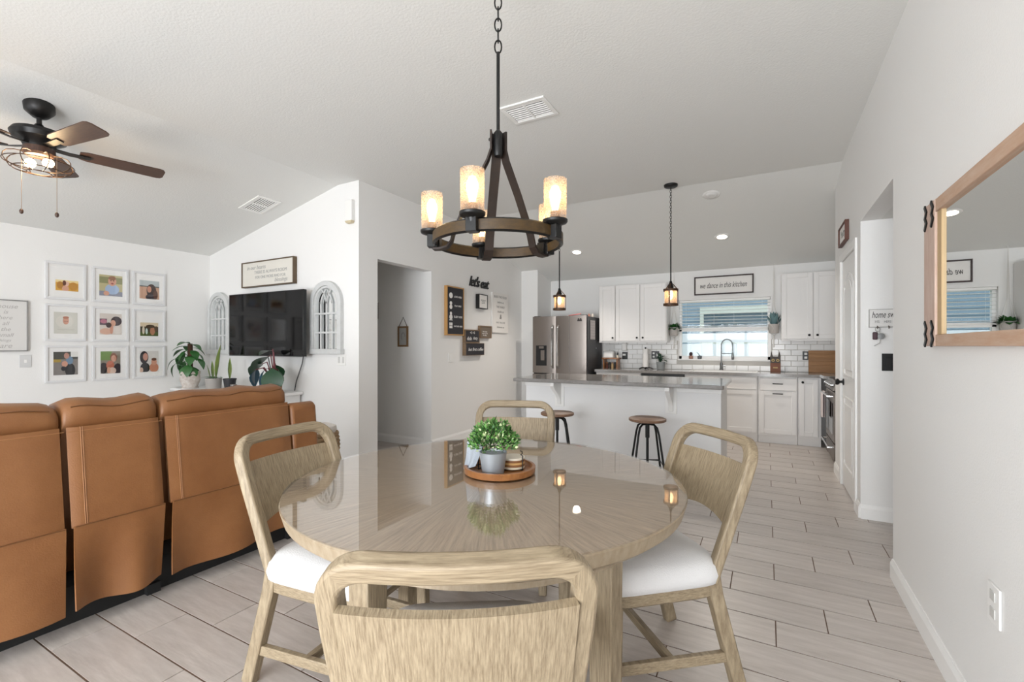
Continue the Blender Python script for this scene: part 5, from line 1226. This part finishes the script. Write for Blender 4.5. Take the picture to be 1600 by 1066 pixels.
for y in (-0.022, 0.022):
    obj('wire_side', MB().tube([(-0.05, y, 0.0), (-0.05, y, 0.115), (-0.038, y, 0.132), (0.038, y, 0.132), (0.05, y, 0.115), (0.05, y, 0.0)], 0.0024, 6), M_black, nk)
    for x in (-0.026, 0, 0.026): obj('wire', MB().tube([(x, y, 0.003), (x, y, 0.132)], 0.002, 6), M_black, nk)
obj('wire_base', MB().tube([(-0.05, -0.022, 0.003), (0.05, -0.022, 0.003), (0.05, 0.022, 0.003), (-0.05, 0.022, 0.003)], 0.0024, 6, closed=True), M_black, nk)
def npk(u, v):
    x = (-0.05 + 0.085 * u) * (1 - 0.3 * (1 - v)) - 0.016 * (1 - v); z = 0.003 + 0.112 * v + 0.02 * u * (1 - v)
    y = 0.013 * math.sin(u * 7.0) * (1.1 - v * 0.8) * 0.8 - 0.02 * (1 - v) ** 2
    return (x, y, z)
nko = tag(obj('cloth_napkin', MB().grid(npk, 16, 10, thick=0.006), mat('grey_linen', '#9aa0a8', 0.9, bump=(200, 0.2)), smooth=60), 'grey cloth napkin draped in the wire napkin holder', 'napkin')
np2 = tc_ - RT * 0.098 - FW * 0.022
nko.location = (np2.x, np2.y, zt); nko.rotation_euler = (0, 0, TH - R(38))

# ------------------------------------------------------------------ bar stools
def make_stool(label, x, y, z):
    t = thing('bar_stool', label, 'stool', (x, y, 0), 0.35, 'wood and black metal stools at the island')
    obj('seat', MB().lathe([(0, z - 0.03), (0.155, z - 0.03), (0.165, z - 0.024), (0.165, z - 0.006), (0.155, z), (0, z)], 36), mat('stool_wood', '#6f5340', 0.5, noise=(9, '#8a6a52', (1, 7, 1), 0.25)), t, smooth=40)
    obj('seat_plate', MB().lathe([(0.07, z - 0.045), (0.07, z - 0.03)], 16), M_black, t)
    obj('screw_post', MB().lathe([(0.012, 0.2), (0.012, z - 0.18), (0.019, z - 0.18), (0.019, z - 0.03)], 12), M_black, t)
    for k in range(4):
        a = PI / 4 + PI / 2 * k; ca, sa = math.cos(a), math.sin(a)
        p = [(0.015 * ca, 0.015 * sa, z - 0.055), (0.07 * ca, 0.07 * sa, z - 0.055), (0.105 * ca, 0.105 * sa, z - 0.08), (0.125 * ca, 0.125 * sa, z - 0.14), (0.215 * ca, 0.215 * sa, 0.0)]
        obj('leg', MB().tube(p, 0.0095, 8), M_black, t, smooth=60)
    rr = 0.18
    pts = [(rr * math.cos(PI / 4 + PI / 2 * k), rr * math.sin(PI / 4 + PI / 2 * k), 0.21) for k in range(4)]
    obj('foot_ring', MB().tube(pts, 0.008, 6, closed=True), M_black, t)
    return t
make_stool('round wooden stool near the right end of the island', -0.953, 4.30, 0.622)
make_stool('round wooden stool near the left end of the island', -1.83, 4.27, 0.618)

# ------------------------------------------------------------------ lamps
WARM = (1.0, 0.72, 0.45)
def bulb_light(parent, loc, power, size=0.02, color=WARM):
    l = bpy.data.lights.new('bulb_light', 'POINT'); l.energy = power; l.color = color; l.shadow_soft_size = size
    o = bpy.data.objects.new('bulb_light', l); o.parent = parent; o.location = loc; col.objects.link(o); return o
M_bulb = emission('bulb_glow', '#ffdf9f', 9)
M_shade = frosted('seeded_glass', '#fae0cc', 0.72)
CHX, CHY, RZ = -1.03, 1.75, 1.737
cl = thing('chandelier', 'wagon-wheel chandelier with five seeded glass shades over the table', 'chandelier', (CHX, CHY, ZC), TH)
# local: x = camera right, y = camera forward; z relative to ceiling
zr = RZ - ZC
RR = 0.283
ring = MB()
nn = 72
vs = []; fs = []
for i in range(nn):
    a = 2 * PI * i / nn
    for r, z in ((RR, -0.02), (RR, 0.02), (RR - 0.018, 0.02), (RR - 0.018, -0.02)): vs.append((r * math.cos(a), r * math.sin(a), zr + z))
for i in range(nn):
    j = (i + 1) % nn
    for q in range(4): fs.append((i * 4 + q, j * 4 + q, j * 4 + (q + 1) % 4, i * 4 + (q + 1) % 4))
ring.add(vs, fs)
obj('wheel_ring', ring, M_barn, cl, smooth=40)
for zz in (-0.0195, 0.0195):
    obj('ring_edge', MB().tube([((RR - 0.009) * math.cos(2 * PI * i / 60), (RR - 0.009) * math.sin(2 * PI * i / 60), zr + zz) for i in range(60)], 0.008, 4, closed=True), M_black, cl)
zh = 2.165 - ZC
obj('hub', MB().lathe([(0.016, zh - 0.06), (0.02, zh - 0.05), (0.02, zh + 0.04), (0.008, zh + 0.055), (0, zh + 0.055)], 16), M_black, cl, smooth=40)
M_iron = mat('strap_iron', '#231f1d', 0.5, 0.3, noise=(14, '#382b24', (1, 1, 1), 0.3))
for ad in (40, 104, 176):
    a = R(ad); ca, sa = math.cos(a), math.sin(a)
    prof = [(0.03, zh + 0.05), (0.03, zh - 0.03), (0.045, zh - 0.075), (0.115, zh - 0.21), (0.19, zr + 0.055), (0.205, zr + 0.0), (0.225, zr - 0.025), (0.26, zr - 0.034), (0.287, zr - 0.034)]
    pts = [(r * ca, r * sa, z) for r, z in prof]
    tang = []
    for i in range(len(pts)):
        p0 = Vector(pts[max(i - 1, 0)]); p1_ = Vector(pts[min(i + 1, len(pts) - 1)]); d_ = (p1_ - p0).normalized()
        tang.append(Vector((-sa, ca, 0)).cross(d_))
    sp = obj('strap', MB().bar(pts, tang, 0.042, 0.008), M_iron, cl)
    obj('bolt', MB().ell((0.036 * ca, 0.036 * sa, zh + 0.015), 0.007, 0.007, 0.007, 8, 6), M_black, sp)
    obj('ring_clip', MB().box(-0.02, 0.02, -0.022, 0.022, -0.03, 0.03), M_black, sp, loc=((RR - 0.008) * ca, (RR - 0.008) * sa, zr), rot=(0, 0, a))
for k in range(5):
    a = R(252 + 72 * k); ca, sa = math.cos(a), math.sin(a)
    cx_, cy_ = (RR + 0.006) * ca, (RR + 0.006) * sa
    lc = obj('lamp_cup', MB().lathe([(0.014, -0.01), (0.022, 0.022), (0.046, 0.03), (0.05, 0.036), (0.05, 0.044), (0.03, 0.046), (0, 0.046)], 24), M_black, cl, smooth=40, loc=(cx_, cy_, zr))
    obj('clip', MB().box(-0.026, 0.018, -0.022, 0.022, -0.03, 0.028), M_black, lc, bevel=0.002, rot=(0, 0, a))
    obj('socket', MB().lathe([(0.019, 0.046), (0.019, 0.078), (0, 0.078)], 16), mat('wood_socket', '#7a5a3e', 0.6), lc, smooth=40)
    sh = obj('glass_shade', MB().lathe([(0.0455, 0.046), (0.047, 0.205), (0.0445, 0.205), (0.043, 0.048)], 32, caps=False), M_shade, cl, smooth=40, loc=(cx_, cy_, zr))
    obj('bulb', MB().lathe([(0.011, 0.078), (0.014, 0.095), (0.023, 0.135), (0.0225, 0.155), (0.013, 0.178), (0, 0.185)], 18), M_bulb, lc, smooth=60)
    bulb_light(cl, (cx_, cy_, zr + 0.14), 4.5)
obj('down_rod', MB().lathe([(0.0075, zh + 0.05), (0.0075, 2.56 - ZC)], 12), M_black, cl)
def chain(parent, z0, z1, link, r, m, name='chain_link'):
    n = max(1, round((z1 - z0) / (link * 0.8)))
    for k in range(n):
        zc = z0 + (k + 0.5) * (z1 - z0) / n; hl = link / 2; wd = link * 0.26
        p = [(wd * math.cos(a), 0, zc + hl * math.sin(a) * (1.0)) for a in [2 * PI * i / 14 for i in range(14)]]
        if k % 2: p = [(0, x, z) for x, _, z in p]
        obj(name, MB().tube(p, r, 6, closed=True), m, parent, smooth=60)
chain(cl, 2.56 - ZC, -0.03, 0.058, 0.0036, M_black)
obj('canopy', MB().lathe([(0.0, -0.035), (0.02, -0.035), (0.06, -0.02), (0.065, 0.0)], 28), M_black, cl, smooth=40)

M_pshade = frosted('pendant_seeded_glass', '#ffe0c4', 0.62)
M_pbulb = emission('pendant_glow', '#ffdca6', 9)
M_bronze = mat('aged_bronze', '#3a2a20', 0.5, 0.4, noise=(20, '#5c3f28', (1, 1, 1), 0.3))
def pendant(label, x, y):
    t = thing('pendant_lamp', label, 'pendant lamp', (x, y, ZC), 0.5, 'lantern pendants over the island')
    zt_, zb_ = 1.925 - ZC, 1.70 - ZC
    obj('canopy', MB().lathe([(0, -0.03), (0.05, -0.03), (0.068, -0.02), (0.07, 0.0)], 28), M_black, t, smooth=40)
    chain(t, 2.40 - ZC, -0.03, 0.034, 0.0026, M_black)
    obj('rod', MB().lathe([(0.007, zt_ + 0.03), (0.007, 2.40 - ZC)], 10), M_black, t)
    obj('top_cap', MB().lathe([(0.012, zt_ + 0.035), (0.02, zt_ + 0.0), (0.03, zt_ - 0.03), (0.02, zt_ - 0.045), (0, zt_ - 0.045)], 18), M_black, t, smooth=40)
    for nm, zz in (('upper_band', zb_ + 0.165), ('lower_band', zb_ + 0.012)):
        obj(nm, MB().lathe([(0.066, zz - 0.012), (0.076, zz - 0.012), (0.076, zz + 0.012), (0.066, zz + 0.012), (0.066, zz - 0.012)], 32, caps=False), M_bronze, t, smooth=40)
    for k in range(3):
        a = 2 * PI * k / 3; ca, sa = math.cos(a), math.sin(a)
        obj('strap', MB().bar([(0.015 * ca, 0.015 * sa, zt_ + 0.01), (0.03 * ca, 0.03 * sa, zt_ - 0.005), (0.074 * ca, 0.074 * sa, zb_ + 0.17), (0.074 * ca, 0.074 * sa, zb_ + 0.005)], [Vector((ca, sa, 0.5)), Vector((ca, sa, 0.5)), Vector((ca, sa, 0.3)), Vector((ca, sa, 0))], 0.013, 0.005), M_bronze, t)
    obj('glass_shade', MB().lathe([(0.062, zb_ + 0.005), (0.062, zb_ + 0.17), (0.06, zb_ + 0.17), (0.06, zb_ + 0.005)], 32, caps=False), M_pshade, t, smooth=40)
    obj('bulb', MB().lathe([(0.011, zt_ - 0.045), (0.022, zt_ - 0.10), (0.024, zt_ - 0.125), (0.012, zt_ - 0.155), (0, zt_ - 0.16)], 16), M_pbulb, t, smooth=60)
    bulb_light(t, (0, 0, zt_ - 0.10), 6)
pendant('lantern pendant over the right part of the island', -0.886, 5.09)
pendant('lantern pendant over the left part of the island', -2.153, 5.09)

def downlight(label, x, y, on=True):
    t = thing('recessed_light', label, 'ceiling light', (x, y, zB(y) if y > BY else ZC))
    t.rotation_euler = (math.atan((EB - ZC) / (YB - BY)) if y > BY else 0, 0, 0)
    obj('trim_ring', MB().lathe([(0.06, -0.004), (0.085, -0.006), (0.09, 0.0)], 32, caps=False), M_white, t, smooth=60)
    if on:
        obj('lens', MB().lathe([(0, -0.0035), (0.062, -0.0035)], 28), emission('downlight_glow', '#fff0da', 9), t)
        l = bpy.data.lights.new('spot', 'SPOT'); l.energy = 85; l.spot_size = R(125); l.spot_blend = 0.8; l.color = (1, 0.92, 0.83); l.shadow_soft_size = 0.05
        o = bpy.data.objects.new('downlight_beam', l); o.parent = t; o.location = (0, 0, -0.03); col.objects.link(o)
    else:
        obj('eyeball', MB().lathe([(0.062, -0.004), (0.05, -0.018), (0.03, -0.022), (0, -0.02)], 28), mat('eyeball_white', '#dcdbd8', 0.5), t, smooth=60)
downlight('lit recessed ceiling light above the refrigerator side', -2.468, 6.49)
downlight('lit recessed ceiling light above the kitchen sink', -0.5, 6.48)
downlight('unlit round ceiling fixture behind the right pendant', -0.525, 5.45, on=False)

# ceiling vents
def vent(label, centre, rot, w_, h_, n, dark):
    t = thing('ceiling_vent', label, 'vent', centre); t.rotation_euler = rot
    f = MB().box(-w_, w_, -h_, -h_ + 0.03, -0.012, 0).box(-w_, w_, h_ - 0.03, h_, -0.012, 0).box(-w_, -w_ + 0.03, -h_ + 0.03, h_ - 0.03, -0.012, 0).box(w_ - 0.03, w_, -h_ + 0.03, h_ - 0.03, -0.012, 0).box(-0.008, 0.008, -h_ + 0.03, h_ - 0.03, -0.011, 0)
    obj('frame', f, M_white, t, bevel=0.003)
    obj('duct_shade', MB().box(-w_ + 0.03, w_ - 0.03, -h_ + 0.03, h_ - 0.03, -0.002, 0.0), mat('duct_shade_' + dark, dark, 0.9), t)  # thin dark sheet, its colour stands in for shade inside the duct
    for k in range(n):
        y = -h_ + 0.03 + (2 * h_ - 0.06) * (k + 0.5) / n
        obj('louvre', MB().add([(-w_ + 0.03, y - 0.004, -0.0025), (w_ - 0.03, y - 0.004, -0.0025), (w_ - 0.03, y + 0.004, -0.008), (-w_ + 0.03, y + 0.004, -0.008), (-w_ + 0.03, y - 0.002, -0.0025), (w_ - 0.03, y - 0.002, -0.0025), (w_ - 0.03, y + 0.006, -0.008), (-w_ + 0.03, y + 0.006, -0.008)],
            [(0, 1, 2, 3), (7, 6, 5, 4), (0, 4, 5, 1), (3, 2, 6, 7)]), M_white, t)
vent('white louvred ceiling vent beside the chandelier rod', (-1.50, 2.99, ZC), (0, 0, 0), 0.175, 0.135, 8, '#3d3d3b')
vent('white and dark louvred ceiling vent near the motion sensor', (-4.78, 3.07, zA(-4.78)), (0, -math.atan((ZC - EA) / (BX - XP)), 0), 0.18, 0.13, 8, '#2b2b2b')

# ceiling fan
FXc, FYc = -4.306, 1.21
FZc = zA(FXc)
fan = thing('ceiling_fan', 'dark five-blade ceiling fan with caged light over the living area', 'ceiling fan', (FXc, FYc, FZc), 0)
M_fan = mat('fan_black', '#1b1918', 0.4, 0.3)
obj('canopy', MB().lathe([(0.018, -0.085), (0.045, -0.08), (0.078, -0.04), (0.08, 0.01)], 28), M_fan, fan, smooth=50, rot=(0, -math.atan((ZC - EA) / (BX - XP)), 0))
obj('down_rod', MB().lathe([(0.014, -0.17), (0.014, -0.06)], 12), M_fan, fan)
obj('motor', MB().lathe([(0.02, -0.13), (0.035, -0.155), (0.05, -0.17), (0.13, -0.18), (0.145, -0.205), (0.135, -0.235), (0.09, -0.26), (0.075, -0.29), (0.0, -0.29)], 36), M_fan, fan, smooth=40)
obj('light_plate', MB().lathe([(0.08, -0.29), (0.085, -0.33), (0.07, -0.345), (0, -0.345)], 28), M_wood_dark, fan, smooth=40)
for k in range(5):
    a = R(78.4 + 72 * k)
    bl_ = MB()
    pts = [(0.20, -0.045), (0.24, -0.06), (0.655, -0.07), (0.678, -0.062), (0.69, -0.04), (0.69, 0.04), (0.678, 0.062), (0.655, 0.07), (0.24, 0.06), (0.20, 0.045)]
    bl_.prism(pts, 'z', -0.004, 0.004)
    b_o = obj('blade', bl_, M_wood_dark, fan, bevel=0.0015)
    b_o.location = (0, 0, -0.275); b_o.rotation_euler = (Matrix.Rotation(a, 3, 'Z') @ Matrix.Rotation(R(-13), 3, 'X')).to_euler()
    obj('blade_iron', MB().bar([(0.08, 0, -0.005), (0.15, 0, -0.012), (0.26, 0, -0.009)], (0, 0, 1), 0.04, 0.006), M_fan, b_o)
cg = MB()
for r, z in ((0.175, -0.395), (0.13, -0.44), (0.06, -0.455)):
    cg.tube([(r * math.cos(2 * PI * i / 32), r * math.sin(2 * PI * i / 32), z) for i in range(32)], 0.0032, 6, closed=True)
cage = obj('cage_rings', cg, mat('cage_bronze', '#4a3524', 0.4, 0.5), fan, smooth=60)
for k in range(8):
    a = 2 * PI * k / 8; ca, sa = math.cos(a), math.sin(a)
    obj('cage_wire', MB().tube([(r * ca, r * sa, z) for r, z in ((0.08, -0.335), (0.12, -0.338), (0.155, -0.352), (0.172, -0.372), (0.175, -0.395), (0.16, -0.42), (0.13, -0.44), (0.095, -0.451), (0.06, -0.455))], 0.003, 6), mat('cage_bronze', '#4a3524', 0.4, 0.5), cage, smooth=60)
for k in range(2):
    a = R(30 + 180 * k)
    obj('bulb', MB().ell((0.06 * math.cos(a), 0.06 * math.sin(a), -0.39), 0.036, 0.03, 0.03), emission('fan_glow', '#ffdca8', 22), fan, smooth=60)
bulb_light(fan, (0, 0, -0.41), 6, 0.05)
for k, (dx, ln_) in enumerate(((-0.12, 0.70), (0.12, 0.725))):
    p = RT * dx
    pcn = obj('pull_chain', MB().tube([(p.x, p.y, -0.34), (p.x, p.y, -ln_)], 0.0016, 5), mat('chain_brass', '#a58f7c', 0.4, 0.7), fan)
    obj('pull_bob', MB().ell((p.x, p.y, -ln_ - 0.015), 0.011, 0.011, 0.018, 10, 8), M_wood_dark, pcn, smooth=60)
